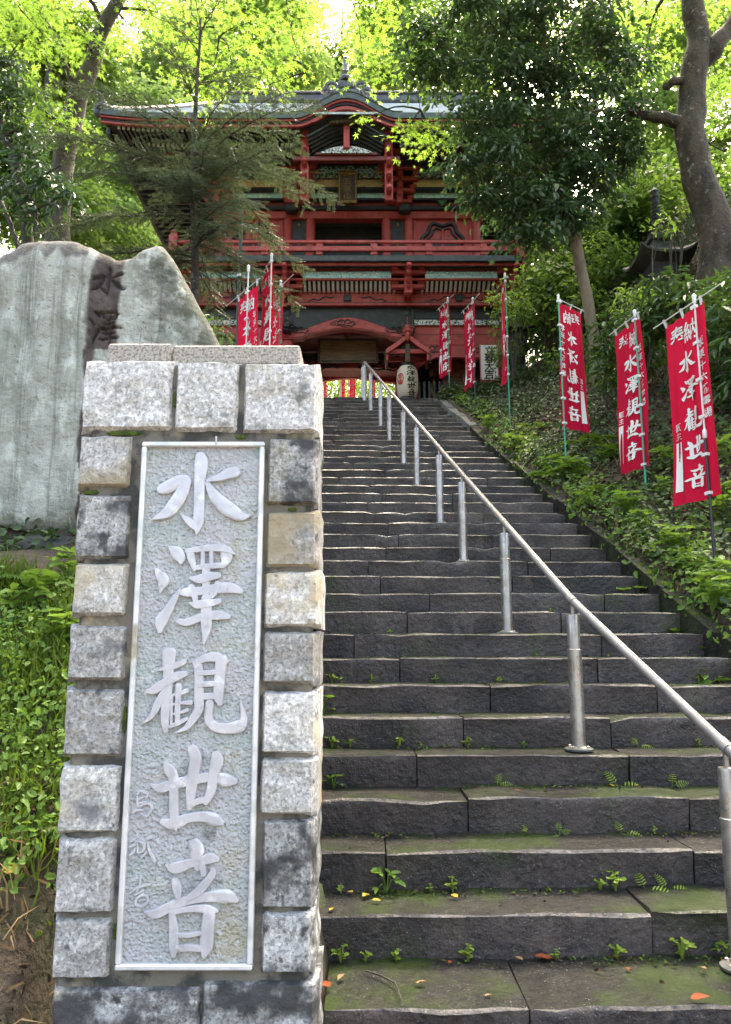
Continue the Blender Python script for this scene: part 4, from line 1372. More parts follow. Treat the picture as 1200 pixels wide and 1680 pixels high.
# carved bands stepping forward
seg_ = [(-3.25, -1.72), (-.98, .98), (1.72, 3.25)]
for (a, b) in seg_:
    p1 = gb('frieze_band', RED, a - .2, b + .2, UY - .12, UY - .02, zz(337, UY - .1), zz(325, UY - .1), .006)
    gb('carved_band', MT['turquoise'], a, b, 18.70, 18.80, zz(325, 18.7), zz(312.5, 18.7), .02)
    gb('carved_band_edge', MT['black'], a, b, 18.68, 18.80, zz(327, 18.7) - .03, zz(325.5, 18.7), .004)
    gb('carved_band', MT['cream'], a, b, 18.50, 18.60, zz(307, 18.5), zz(293.5, 18.5), .02)
    gb('carved_band_edge', MT['black'], a, b, 18.48, 18.66, zz(311, 18.5), zz(307.5, 18.5), .004)
    pn = gb('carved_band', MT['multi'], a, b, 18.30, 18.40, zz(290, 18.3), zz(271, 18.3), .02)
    for k in range(7):
        u = a + (b - a) * (k + .5) / 7
        scroll(GX + u, zz(281, 18.3), .26, 18.29, 1 if k % 2 else -1, pn, MT['cream'] if k % 3 == 0 else MT['turquoise'])
    gb('purlin', RED, a - .3, b + .3, 18.0, 18.18, zz(262, 18.0), zz(253, 18.0))
gb('bracket_backing', RD, -3.7, 3.7, 18.82, 18.98, zz(338, UY - .2) + .01, zz(255, 18.3) + .6, 0)
mb = MB()
for k in range(5):
    a0 = -.9 + k * .45
    mb.tube([Vector((GX + 2.5, 18.74, zz(338, 18.75))), Vector((GX + 2.5 + .14 * math.sin(a0), 18.72, zz(338, 18.75) + .16)), Vector((GX + 2.5 + .3 * math.sin(a0), 18.70, zz(338, 18.75) + .14 + .05 * math.cos(a0)))], [.02, .035, .008], 6)
mb.build('leaf_carving', pmat('painted_green', (.04, .22, .12), rough=.6), gate, smooth=True)
for s in (-1, 1):
    MB().box(GX + s * 1.5 - .16, GX + s * 1.5 + .16, 18.55, 18.8, zz(350, 18.7), zz(338, 18.7), .03).build('beam_end_carving', BLK, gate)
    MB().box(GX + s * 3.5 - .2, GX + s * 3.5 + .2, 18.5, 18.8, zz(350, 18.7), zz(326, 18.7), .05).build('beam_end_carving', MT['wood'], gate)
for u in (-3.45, -1.36, 1.36, 3.45):
    br = MB().box(GX + u - .08, GX + u + .08, 18.4, 18.80, zz(338, 18.6), zz(268, 18.3), .015).build('bracket', RED, gate)
    for k, (yy, Yk, sc_) in enumerate(((331, 18.72, .8), (313, 18.55, 1.0), (294, 18.38, 1.15), (275, 18.20, 1.3))):
        z = zz(yy, Yk)
        o = inst('bracket_arm', bracket_arm, (GX + u, Yk, z), br)
        o.scale = (sc_, 1, 1)
        for s in (-.36, 0, .36):
            inst('bearing_block', bracket_block, (GX + u + s * sc_, Yk, z + .10), br)
        inst('bracket_nose', nose, (GX + u, Yk - .16, z + .03), br)
# plaque under the gable
pq = MB().box(GX - .19, GX + .19, 18.10, 18.16, zz(330, 18.1), zz(286, 18.1), .01).build('name_board', MT['wood'], gate)
for (a, b, c, d) in ((-.24, .24, zz(334, 18.1), zz(329, 18.1)), (-.24, .24, zz(287, 18.1), zz(282, 18.1)), (-.24, -.185, zz(329, 18.1), zz(287, 18.1)), (.185, .24, zz(329, 18.1), zz(287, 18.1))):
    MB().box(GX + a, GX + b, 18.06, 18.17, c, d, .012).build('board_frame', MT['gold'], pq)


def board_text(txt, px, py, size, Y, parent, mat, step, off=.003, sx=1.0):
    mb = MB()
    for i, ch in enumerate(txt):
        P = at(px, py + i * step, Y)
        font_flat(ch, lambda a, b, l, P=P: (P.x + (a - .5) * size * sx, Y - off, P.z - (b - .5) * size), 0, mb)
    return mb.build('lettering', mat, parent)


board_text('五徳山', 570, 297, .20, 18.10, pq, MT['gold'], 12)
# struts that carry the gable
for s in (-1, 1):
    gb('gable_strut', RED, s * 1.03 - .10, s * 1.03 + .10, 17.05, 17.25, zz(330, 17.1), zz(214, 17.1))
    for yy in (248, 268, 290, 312):
        inst('bracket_nose', nose, (GX + s * 1.03, 16.95, zz(yy, 16.95)))
gb('gable_tie', RD, -1.3, 1.3, 16.95, 17.05, zz(265, 17.0), zz(258, 17.0))
gb('gable_tie', RD, -.75, .75, 16.90, 17.10, zz(258, 17.0) + .003, zz(253.5, 17.0))
uu = np.linspace(-.62, .62, 25)
MB().strip([(GX + u, zz(252.5, 16.9)) for u in uu], [(GX + u, zz(252.5, 16.9) + .02 + .17 * (1 - (u / .63) ** 2)) for u in uu], 16.86, 16.93).build('frog_leg_carving', MT['white_black'], gate)
gb('gable_post', RED, -.075, .075, 16.78, 16.93, zz(247, 16.9), zz(200, 16.8))
crest = MB()
for k in range(-3, 4):
    crest.lathe([(.002, -.06), (.07, -.04), (.09, 0), (.06, .05), (.002, .08)], 9, (GX + k * .11, 16.72, zz(199, 16.7) - abs(k) * .012))
crest.build('gable_crest', MT['wood'], gate, smooth=True)

# --- roof
EYF, RYR = 16.5, 21.0
HALF = 5.9
ze = 13.66


def bellz(u, h=.54, w=1.22):
    u = np.abs(np.asarray(u, float))
    return h * np.where(u < w, .5 * (1 + np.cos(np.pi * u / w)), 0) ** .9


def corner(u):
    return .12 * np.clip((np.abs(u) - 4.2) / 1.7, 0, 1) ** 2


ue = np.concatenate([np.linspace(-HALF, -1.4, 30), np.linspace(-1.35, 1.35, 61), np.linspace(1.4, HALF, 30)])
eave = lambda u: bellz(u) + corner(u)
roof = MB().strip([(GX + u, ze + .135 + eave(u)) for u in ue], [(GX + u, ze + .28 + eave(u)) for u in ue], EYF - .04, EYF + .45).build('roof', MT['roof_edge'], gate)
for (z0, z1, yf, mt_, nm) in ((.085, .130, EYF + .00, RED, 'upper_red_moulding'), (.035, .084, EYF + .05, BLK, 'dark_moulding'), (-.02, .033, EYF + .06, RED, 'lower_red_moulding')):
    sc_ = {'upper_red_moulding': 1.0, 'dark_moulding': .98, 'lower_red_moulding': .92}[nm]
    MB().strip([(GX + u, ze + z0 + corner(u) + bellz(u, .54 * sc_, 1.22 * (1.0 if sc_ > .95 else .96)) - (.03 if nm == 'lower_red_moulding' and abs(u) < .8 else 0)) for u in ue],
               [(GX + u, ze + z1 + corner(u) + bellz(u, .54 * sc_, 1.22)) for u in ue], yf, yf + .07).build(nm, mt_, gate)
# dark boards inside the gable
for k in range(8):
    uk = np.linspace(-.98 + .03 * k, .98 - .03 * k, 31)
    MB().strip([(GX + u, ze - .16 + bellz(u, .50, 1.2) - .045 * k - .05) for u in uk], [(GX + u, ze - .16 + bellz(u, .50, 1.2) - .045 * k) for u in uk], EYF + .26 + .10 * k, EYF + .32 + .10 * k).build('gable_board', MT['slate'], gate)
gb('gable_back', BLK, -1.2, 1.2, 17.6, 17.7, zz(258, 17.6), ze + .5, 0)
# roof covering: stepped metal courses, front and back, hips at the ends
zr = 17.72
ncourse = 16
yb_ = 25.6


def slope(t):   # 0 at the eave .. 1 at the ridge: height
    return (ze + .28) + (zr - ze - .28) * (t ** 1.04)


crs = MB()
for i in range(ncourse):
    t0, t1 = i / ncourse, (i + 1) / ncourse
    for side in (0, 1):
        yA = EYF + (RYR - EYF) * t0 if side == 0 else yb_ + (RYR - yb_) * t0
        yB = EYF + (RYR - EYF) * t1 if side == 0 else yb_ + (RYR - yb_) * t1
        hA, hB = HALF - 2.2 * t0, HALF - 2.2 * t1
        zA, zB = slope(t0) + .035, slope(t1)
        us_ = np.linspace(-1, 1, 25)
        vs, fs = [], []
        for u in us_:
            cA = float(corner(u * hA)) * (1 - t0)
            cB = float(corner(u * hB)) * (1 - t1)
            vs += [(GX + u * hA, yA, zA + cA - .05), (GX + u * hA, yA - (.01 if side == 0 else -.01), zA + cA), (GX + u * hB, yB, zB + cB)]
        for k in range(24):
            b0 = k * 3
            fs += [(b0, b0 + 3, b0 + 4, b0 + 1), (b0 + 1, b0 + 4, b0 + 5, b0 + 2)]
        crs.add(vs, fs)
        if side == 0:
            continue
for s in (-1, 1):
    vs, fs = [], []
    for i in range(ncourse + 1):
        t = i / ncourse
        h = HALF - 2.2 * t
        vs += [(GX + s * h, EYF + (RYR - EYF) * t, slope(t) + float(corner(h)) * (1 - t)), (GX + s * h, yb_ + (RYR - yb_) * t, slope(t) + float(corner(h)) * (1 - t))]
    for i in range(ncourse):
        fs.append((2 * i, 2 * i + 1, 2 * i + 3, 2 * i + 2))
    crs.add(vs, fs)
crs.build('roof_covering', MT['roof'], roof)
# covering of the curved gable: a barrel running back into the slope
ub = np.linspace(-1.35, 1.35, 41)
vs, fs = [], []
rows = 10
for j in range(rows + 1):
    y = EYF - .05 + (j / rows) * 1.5
    for u in ub:
        vs.append((GX + u, y, ze + .285 + bellz(u) + .03 + .12 * j / rows))
for j in range(rows):
    for i in range(len(ub) - 1):
        k = j * len(ub) + i
        fs.append((k, k + 1, k + len(ub) + 1, k + len(ub)))
MB().add(vs, fs).build('gable_covering', MT['roof'], roof, smooth=True)
# ridges
MB().box(GX - 3.9, GX + 3.9, RYR - .18, RYR + .18, zr - .05, zr + .20, .04).build('main_ridge', MT['tile'], roof)
MB().box(GX - 4.0, GX + 4.0, RYR - .24, RYR + .24, zr + .203, zr + .26, .02).build('ridge_cap', MT['tile'], roof)
for s in (-1, 1):
    pts = []
    for t in np.linspace(-.02, 1, 14):
        h = HALF - 2.2 * t
        pts.append(Vector((GX + s * h, EYF + (RYR - EYF) * t, slope(max(t, 0)) + .05 + .10 * (1 - t) ** 6)))
    MB().tube(pts, [.09] * 14, 8).build('hip_ridge', MT['tile'], roof, smooth=True)
    e = pts[0]
    orn = MB()
    orn.box(e.x - .16, e.x + .16, e.y + .15, e.y + .35, e.z - .12, e.z + .26, .05)
    orn.tube([e + Vector((0, .25, .22)), e + Vector((-s * .0, .15, .36)), e + Vector((s * .22, .0, .44)), e + Vector((s * .4, -.1, .56))], [.10, .09, .06, .02], 7)
    orn.build('hip_end_ornament', MT['tile'], roof, smooth='auto')
# ornament on the curved gable
oz = ze + .30 + .54
orn = MB()
orn.box(GX - .34, GX + .34, EYF + .02, EYF + .22, oz - .02, oz + .16, .04)
orn.box(GX - .20, GX + .20, EYF + .03, EYF + .21, oz + .16, oz + .42, .05)
for s in (-1, 1):
    for (r0, xo, zo) in ((.17, .34, .20), (.12, .46, .08)):
        pts = [Vector((GX + s * (xo + r0 * math.cos(a) * (1 - a / 10)), EYF + .10, oz + zo + r0 * math.sin(a) * (1 - a / 10))) for a in np.linspace(0, 6.5, 16)]
        orn.tube(pts, [.06 * (1 - .5 * i / 15) for i in range(16)], 6)
orn.lathe([(.15, 0), (.17, .06), (.11, .14), (.14, .22), (.07, .30), (.065, .58), (.085, .62), (.05, .68), (.01, .70)], 12, (GX - .02, EYF + .12, oz + .40))
orn.build('gable_ornament', MT['tile'], roof, smooth='auto')
# rafters: two tiers with white ends; soffit above them
raf = MB().box(-.03, .03, 0, 1.1, -.045, .045, .0).mesh('rafter', MT['greenblack'])
tipm = MB().box(-.032, .032, -.012, -.001, -.047, .047, .0).mesh('rafter_tip', MT['white_paint'])
ur = [u for u in np.arange(-5.5, 5.51, .118)]
for tier, (Yr, zr_, ang) in enumerate(((16.70, zz(213, 16.70), .10), (17.2, zz(238.5, 17.2), .10))):
    for u in ur:
        if abs(u) < 1.28: continue
        if tier == 1 and abs(u) > 5.0: continue
        o = inst('rafter', raf, (GX + u, Yr, zr_ + float(corner(u)) * .9), gate, (ang, 0, 0))
        mkobj('rafter_tip', tipm, o)
for s in (-1, 1):
    a, b = sorted((s * 1.15, s * 5.8))
    gb('soffit', BLK, a, b, 16.72, 18.9, ze + .20, ze + .24, 0)
    gb('soffit', BLK, a, b, 17.24, 17.34, zz(232, 17.24), zz(228, 17.24), .0)
gb('eave_purlin', RED, -4.9, -1.15, 17.5, 17.68, zz(250, 17.5), zz(243, 17.5))
gb('eave_purlin', RED, 1.15, 4.9, 17.5, 17.68, zz(250, 17.5), zz(243, 17.5))
for s in (-1, 1):
    a, b = sorted((s * 3.6, s * 5.85))
    gb('side_soffit', MT['greenblack'], a, b, 18.9, 25.2, ze + .14, ze + .2, 0)
    gb('side_eave_board', MT['roof_edge'], s * 5.86 - .05, s * 5.86 + .05, EYF + .5, 25.4, ze + .10, ze + .30, .01)
    sr = MB().box(-1.0, 1.0, -.03, .03, -.045, .045).mesh('side_rafter', BLK)
    for y in np.arange(18.9, 25.0, .24):
        inst('side_rafter', sr, (GX + s * 4.75, y, ze + .04))
gb('rear_soffit', BLK, -5.8, 5.8, 22.6, 25.3, ze + .3, ze + .4, 0)
gb('attic_floor', BLK, -3.5, 3.5, 18.99, 22.3, zz(300, UY) + .2, zz(300, UY) + .3, 0)
# lower storey back floor block above the passage
gb('storey_block', BLK, -4.1, 4.1, 18.70, 22.5, zz(503, 18.5), zz(437, 17.5), 0)

# ------------------------------------------------------------------ hanging lantern and its little roof
lr = thing('lantern_roof', 'small red gabled roof mounted on the gate column above the paper lantern', 'canopy', (GX + 1.48, 17.95, zz(592, 17.9)))
LX, LY = GX + 1.48, 17.9
zr0, zr1 = zz(584, LY), zz(556, LY)
for s in (-1, 1):
    n = 9
    lo = [(LX + s * .52 * t, zr1 - .09 - (zr1 - zr0) * (t ** .9) + .04 * t * t) for t in np.linspace(0, 1, n)]
    hi = [(x, z + .12) for x, z in lo]
    MB().strip([(x, zr0 - .02) for x, z in lo], lo, LY - .10, LY - .06).build('gable_infill', BLK, lr)
    MB().strip(lo, hi, LY - .30, LY + .40).build('roof_slope', RED, lr)
    lo2 = [(x, z - .06) for x, z in lo]
    MB().strip(lo2, [(x, z + .0) for x, z in lo2], LY - .26, LY - .22)
    MB().box(LX + s * .50 - .03, LX + s * .50 + .03, LY - .25, LY + .38, zz(597, LY), zr0, .01).build('side_board', RED, lr)
    mb = MB()
    for k in range(7):
        z = zr0 + .02 - k * .05
        mb.lathe([(.004, -.018), (.018, -.01), (.022, 0), (.018, .01), (.004, .018)], 7, (LX + s * .545, LY - .26, z))
    mb.build('bead_chain', MT['wood'], lr, smooth=True)
MB().box(LX - .46, LX + .46, LY - .22, LY - .14, zz(585, LY), zz(578, LY), .01).build('tie_beam', RED, lr)
MB().box(LX - .46, LX + .46, LY + .30, LY + .38, zz(585, LY), zz(578, LY), .01).build('tie_beam', RED, lr)
MB().box(LX - .06, LX + .06, LY - .25, LY - .15, zz(600, LY), zz(570, LY), .012).build('king_post', MT['wood'], lr)
MB().lathe([(.02, -.11), (.06, -.05), (.05, .02), (.075, .06), (.02, .12)], 9, (LX, LY - .31, zr1 - .08)).build('pendant', RED, lr, smooth=True)
MB().box(LX - .05, LX + .05, LY - .2, LY + .55, zr1 - .16, zr1 - .06, .01).build('ridge_beam', RED, lr)
ln = thing('paper_lantern', 'large cream paper lantern with black brush characters and a red crest', 'lantern', (LX, LY, zz(652, LY)))
lt, lb = zz(602, LY), zz(653, LY) - .02
LH = lt - lb
prof = []
for i in range(61):
    t = i / 60
    r = .26 * (1 - (abs(2 * t - 1)) ** 4.2 * .36)
    rib = .006 * abs(math.sin(t * math.pi * 20))
    prof.append((r + rib - .003, t * LH))
body = MB().lathe(prof, 36, (LX, LY, lb)).build('paper_body', MT['paper'], ln, smooth=True)
MB().lathe([(.18, -.05), (.185, -.05), (.185, .02), (.17, .02)], 28, (LX, LY, lb)).build('lower_ring', BLK, ln, smooth='auto')
MB().lathe([(.17, -.01), (.18, -.01), (.18, .05), (.15, .05)], 28, (LX, LY, lt)).build('upper_ring', BLK, ln, smooth='auto')
MB().tube([(LX, LY, lt + .05), (LX, LY, zr1 - .1)], .015, 6).build('hanger', BLK, ln)


def lmap(x0, z0, w_, h_):
    def f_(a, b, lift):
        x = x0 + w_ * a
        z = z0 - h_ * b
        t = min(max((z - lb) / LH, 0), 1)
        r = .26 * (1 - (abs(2 * t - 1)) ** 4.2 * .36) + .007 + lift
        return (LX + x, LY - math.sqrt(max(r * r - x * x, 1e-6)), z)
    return f_


mb = MB()
for i, ch in enumerate('水澤観世音'):
    glyph_flat(ch, lmap(-.035, lb + LH * (.985 - i * .192), .24, LH * .185), .001, mb)
mb.build('brush_characters', MT['ink_black'], body)
mb = MB()
ang = np.linspace(0, 2 * math.pi, 40)
m_ = lmap(-.245, lb + LH * .72, .14, LH * .36)
vs = []
for a in ang:
    vs += [m_(.5 + .5 * math.cos(a), .5 + .5 * math.sin(a), .001), m_(.5 + .40 * math.cos(a), .5 + .42 * math.sin(a), .001)]
mb.add(vs, [(2 * i, 2 * i + 1, 2 * i + 3, 2 * i + 2) for i in range(39)])
font_flat('坂', lmap(-.225, lb + LH * .70, .10, LH * .17), .001, mb)
font_flat('東', lmap(-.225, lb + LH * .53, .10, LH * .17), .001, mb)
mb.build('red_crest', MT['ink_red'], body)

# ------------------------------------------------------------------ fence, statue, poster by the right niche
fence = thing('picket_fence', 'low black picket fence with a red foot rail in front of the right niche', 'fence', (GX + 2.6, 18.1, GZ))
pk_ = MB()
pk_.box(-.03, .03, -.02, .02, 0, 1.02, .006)
pk_.add([(-.03, -.02, 1.022), (.03, -.02, 1.022), (.03, .02, 1.022), (-.03, .02, 1.022), (0, 0, 1.08)], [(0, 1, 4), (1, 2, 4), (2, 3, 4), (3, 0, 4)])
pk_ = pk_.mesh('picket', BLK)
for i in range(18):
    inst('picket', pk_, (GX + 1.78 + i * .125, 18.1, GZ + .06), fence)
MB().box(GX + 1.7, GX + 4.05, 18.14, 18.18, GZ + .62, GZ + .70, .006).build('rail', BLK, fence)
MB().box(GX + 1.7, GX + 4.05, 18.04, 18.20, GZ + .01, GZ + .12, .01).build('foot_rail', RED, fence)

nio = thing('guardian_statue', 'dark painted wooden guardian statue standing in the right niche', 'statue', (GX + 2.75, 19.4, GZ + .25))


def add_statue():
    x, y, z = GX + 2.75, 19.4, GZ + .25
    J = [(0, 0, 1.15, .26), (0, 0, 1.45, .30), (0, -.03, 1.75, .34), (0, -.05, 1.95, .15), (0, -.10, 2.14, .17), (0, -.10, 2.30, .15),
         (-.38, -.03, 1.80, .15), (-.62, -.10, 1.55, .12), (-.60, -.38, 1.40, .10), (-.58, -.50, 1.38, .09),
         (.38, -.03, 1.82, .15), (.66, -.05, 2.02, .12), (.72, -.15, 2.32, .10), (.72, -.18, 2.42, .09),
         (-.20, 0, .95, .22), (-.30, -.05, .55, .17), (-.32, 0, .12, .12), (-.34, -.18, .05, .09),
         (.20, 0, .95, .22), (.34, -.05, .55, .17), (.38, 0, .12, .12), (.40, -.18, .05, .09)]
    E_ = [(0, 1), (1, 2), (2, 3), (3, 4), (4, 5), (2, 6), (6, 7), (7, 8), (8, 9), (2, 10), (10, 11), (11, 12), (12, 13), (0, 14), (14, 15), (15, 16), (16, 17), (0, 18), (18, 19), (19, 20), (20, 21)]
    me = bpy.data.meshes.new('body')
    import bmesh
    bm = bmesh.new()
    lay = bm.verts.layers.skin.verify()
    vs = [bm.verts.new((j[0], j[1], j[2])) for j in J]
    for a, b in E_: bm.edges.new((vs[a], vs[b]))
    for v, j in zip(vs, J):
        v[lay].radius = (j[3], j[3])
    vs[0][lay].use_root = True
    bm.to_mesh(me)
    bm.free()
    me.materials.append(MT['skin_statue'])
    o = mkobj('body', me, nio)
    o.modifiers.new('skin', 'SKIN')
    s = o.modifiers.new('sub', 'SUBSURF')
    s.levels = s.render_levels = 2
    b = Vector((x, y, z))
    mb = MB()
    n = 20
    vs, fs = [], []
    for j, (zz_, r) in enumerate(((1.28, .32), (1.05, .40), (.8, .50), (.5, .58), (.34, .62))):
        for i in range(n):
            th = 2 * math.pi * i / n
            rr = r * (1 + .10 * math.sin(th * 6 + j) * (j / 4))
            vs.append(b + Vector((rr * math.cos(th), rr * .62 * math.sin(th), zz_)))
    for j in range(4):
        for i in range(n):
            fs.append((j * n + i, j * n + (i + 1) % n, (j + 1) * n + (i + 1) % n, (j + 1) * n + i))
    mb.add(vs, fs).build('robe', MT['robe'], nio, smooth=True)
    for s in (-1, 1):
        MB().tube([b + Vector((s * .45, -.30, 1.5)), b + Vector((s * .60, -.42, .95)), b + Vector((s * .48, -.45, .5))], [.03, .05, .02], 6).build('sash', MT['gold'], nio, smooth=True)
        MB().lathe([(.003, -.02), (.02, 0), (.003, .02)], 8, b + Vector((s * .06, -.255, 2.18))).build('eye', MT['gold'], nio, smooth=True)
    MB().lathe([(.10, 0), (.13, .05), (.06, .12), (.08, .18), (.01, .26)], 10, b + Vector((0, -.08, 2.36))).build('topknot', BLK, nio, smooth=True)
    MB().tube([b + Vector((.60, -.24, 2.30)), b + Vector((.86, -.16, 2.62))], [.03, .05], 8).build('club', MT['gold'], nio, smooth=True)
    MB().box(x - .7, x + .7, y - .45, y + .45, GZ + .25, GZ + .30, .02).build('pedestal', MT['wood'], nio)


add_statue()

pY = 17.2
a, b = at(788, 566, pY), at(818, 623, pY)
poster = thing('hanging_paper_sign', 'white paper sign with black characters and pink edges right of the niche', 'sign', ((a.x + b.x) / 2, pY, b.z))
MB().box(a.x, b.x, pY, pY + .025, b.z, a.z, .004).build('sheet', MT['ink_white'], poster)
for e in (a.x, b.x):
    MB().box(e - .012, e + .012, pY - .006, pY + .03, b.z - .02, a.z + .02, .003).build('pink_edge', pmat('pink_border', (.65, .22, .25), rough=.6), poster)
MB().box(a.x - .012, b.x + .012, pY - .006, pY + .03, b.z - .05, b.z - .022, .003).build('pink_foot', MT['red'], poster)
MB().tube([((a.x + b.x) / 2, pY + .04, b.z - 1.2), ((a.x + b.x) / 2, pY + .04, a.z)], .02, 8).build('stake', MT['wood'], poster)
board_text('立春大吉', 803, 575, .24, pY, poster, MT['ink_black'], 13, .008)


# ------------------------------------------------------------------ foliage
def _n(a):
    return a / (np.linalg.norm(a, axis=-1, keepdims=True) + 1e-9)


TPL = {   # (along, across, lift) points and faces
    'rhomb': ([(0, 0, 0), (.45, -.5, .08), (1, 0, -.05), (.45, .5, .08)], [(0, 1, 2, 3)]),
    'oval': ([(0, 0, 0), (.28, -.46, .09), (.72, -.36, .06), (1, 0, -.10), (.72, .36, .06), (.28, .46, .09)], [(0, 1, 2, 3), (0, 3, 4, 5)]),
    'round': ([(0, 0, 0), (.15, -.42, .05), (.65, -.5, .05), (1, 0, 0), (.65, .5, .05), (.15, .42, .05)], [(0, 1, 2, 3), (0, 3, 4, 5)]),
    'blade': ([(0, -.5, 0), (0, .5, 0), (.5, .4, .16), (.5, -.4, .16), (1, .04, 0), (1, -.04, 0)], [(0, 1, 2, 3), (3, 2, 4, 5)]),
}
mv, mf = [(0, 0, 0)], []
for a in (-115, -58, 0, 58, 115):
    t, l = R(a), (1.0 if a == 0 else .88 if abs(a) < 60 else .6)
    k = len(mv)
    for (r, da, zl) in ((.45 * l, -.26, .03), (l, 0, -.06), (.45 * l, .26, .03)):
        mv.append((r * math.cos(t + da), r * math.sin(t + da) * .62, zl))
    mf.append((0, k, k + 1, k + 2))
TPL['maple'] = (mv, mf)


def leaf_arrays(P, A, Nn, L, W, tpl):
    P, A, Nn = np.asarray(P, float), _n(np.asarray(A, float)), np.asarray(Nn, float)
    B = _n(np.cross(Nn, A))
    C = np.cross(A, B)
    T = np.array(TPL[tpl][0])
    F = np.array(TPL[tpl][1])
    n, k = len(P), len(T)
    V = P[:, None] + A[:, None] * (T[None, :, :1] * L[:, None, None]) + B[:, None] * (T[None, :, 1:2] * W[:, None, None]) + C[:, None] * (T[None, :, 2:] * L[:, None, None])
    FF = F[None] + (np.arange(n) * k)[:, None, None]
    return V.reshape(-1, 3), FF.reshape(-1, 4)


def join_arrays(parts):
    V, F, o = [], [], 0
    for v, f in parts:
        V.append(v)
        F.append(f + o)
        o += len(v)
    return np.concatenate(V), np.concatenate(F)


def ball(n, bias=.45):
    d = _n(rng.normal(size=(n, 3)))
    return d * (rng.random((n, 1)) ** bias)


def clump_leaves(c, rad, nspray, k, spray_r, size, asp, tpl, droop=.25, layer=.25, tilt=.45, bias=.45):
    """sprays (flat leaf discs) spread through an ellipsoid"""
    c, rad = np.array(c, float), np.array(rad, float)
    b = ball(nspray, bias)
    S = c + b * rad
    nz_ = _n(np.array([0, 0, 1.0]) + b * .35 + rng.normal(size=(nspray, 3)) * tilt * .6)
    e1 = _n(np.cross(nz_, rng.normal(size=(nspray, 3))))
    e2 = np.cross(nz_, e1)
    S_, n_, a_, b_ = (np.repeat(x, k, 0) for x in (S, nz_, e1, e2))
    m = nspray * k
    th = rng.random(m) * 2 * np.pi
    r = spray_r * np.sqrt(rng.random(m)) * (.5 + rng.random(m))
    rad_dir = a_ * np.cos(th)[:, None] + b_ * np.sin(th)[:, None]
    P = S_ + rad_dir * r[:, None] + n_ * (rng.normal(size=m) * spray_r * layer)[:, None]
    P[:, 2] -= droop * r * r / spray_r
    A = rad_dir + rng.normal(size=(m, 3)) * .45 + np.array([0, 0, -droop])
    NN = n_ + rng.normal(size=(m, 3)) * tilt
    L = size * (.65 + .7 * rng.random(m))
    V, F = leaf_arrays(P, A, NN, L, L * asp * (.85 + .3 * rng.random(m)), tpl)
    return V, F, S


def near_on(path, p):
    best, bi = 1e9, 0
    for i, q in enumerate(path):
        d = (q - p).length
        dz = q.z - p.z
        d += max(0, dz) * .4
        if d < best: best, bi = d, i
    return bi


def limb_pts(a, b, bend=.12, n=6, sag=0.0):
    L = (b - a).length
    out = []
    r1 = Vector(rng.normal(size=3)) * L * bend
    for i in range(n + 1):
        t = i / n
        out.append(a.lerp(b, t) + r1 * math.sin(math.pi * t) * .6 + Vector((0, 0, L * .10 * math.sin(math.pi * t) - sag * t * t)))
    return out


def tree(name, label, trunk, clumps, mats, leaf, cat='tree', group=None, limbs=(), twigs=10, twig_r=.008, nside=10, sag=0, high=()):
    """trunk: [(Vector, radius)]; clumps: [(centre, (rx,ry,rz), sprays)]; leaf: dict for clump_leaves"""
    base = trunk[0][0]
    root = thing(name, label, cat, base, group)
    tb = MB()
    path, rads = [], []
    for i in range(len(trunk) - 1):
        for t in np.linspace(0, 1, 4, endpoint=False):
            p = trunk[i][0].lerp(trunk[i + 1][0], t)
            p += Vector((mnoise.noise(p * 1.3), mnoise.noise(p * 1.3 + Vector((5, 0, 0))), 0)) * trunk[i][1] * .35
            path.append(p)
            rads.append((trunk[i][1] * (1 - t) + trunk[i + 1][1] * t) * (1 + .10 * mnoise.noise(p * 3)))
    path.append(trunk[-1][0])
    rads.append(trunk[-1][1])
    tb.tube(path, rads, nside)
    tb.build('trunk', mats[0], root, smooth=True)
    extra = []
    for (pts, ra, rb_) in limbs:
        n = len(pts)
        pp = []
        for i in range(n - 1):
            for t in np.linspace(0, 1, 4, endpoint=False): pp.append(pts[i].lerp(pts[i + 1], t) + Vector(rng.normal(size=3)) * rb_ * .3)
        pp.append(pts[-1])
        MB().tube(pp, list(np.linspace(ra, rb_, len(pp))), 8).build('limb', mats[0], root, smooth=True)
        extra += pp
    allp = path + extra
    br = MB()
    parts = []
    for ci, (c, rad, ns) in enumerate(list(clumps) + list(high)):
        lf_ = leaf if ci < len(clumps) else dict(k=20, spray_r=.55, size=.15, asp=.8, tpl='rhomb', droop=.3, layer=.12, tilt=.3)  # coarser leaves for the added, unseen shade clumps
        V, F, S = clump_leaves(c, rad, ns, **lf_)
        parts.append((V, F))
        c = Vector(c)
        i = near_on(allp, c)
        a = allp[i]
        if twigs:
            r0 = min(.05, (rads[i] if i < len(rads) else .04) * .5)
            r0 = max(r0, twig_r * 1.6)
            lp = limb_pts(a, c, .12, 6)
            br.tube(lp, list(np.linspace(r0, twig_r * 1.2, len(lp))), 5, False)
            for s in S[:: max(1, len(S) // twigs)][:twigs]:
                tp = limb_pts(lp[random.choice((3, 4, 5, 6))], Vector(s), .10, 4)
                br.tube(tp, list(np.linspace(twig_r, twig_r * .3, len(tp))), 3, False)
    if br.v: tag(br.build('branches', mats[0], root, smooth=True), kind='stuff')
    if parts:
        V, F = join_arrays(parts)
        mkobj('crown', np_mesh('crown', V - np.array(base), F, mats[1]), root)
    return root


def cl(px, py, Y, rx, rz, ns, ry=None):
    return (at(px, py, Y), (rx, ry or rx, rz), ns)


def tk(Y, *pts):
    return [(at(x, y, Y), r) for x, y, r in pts]


def ground_pt(x, y):
    return Vector((x, y, float(H(x, y))))


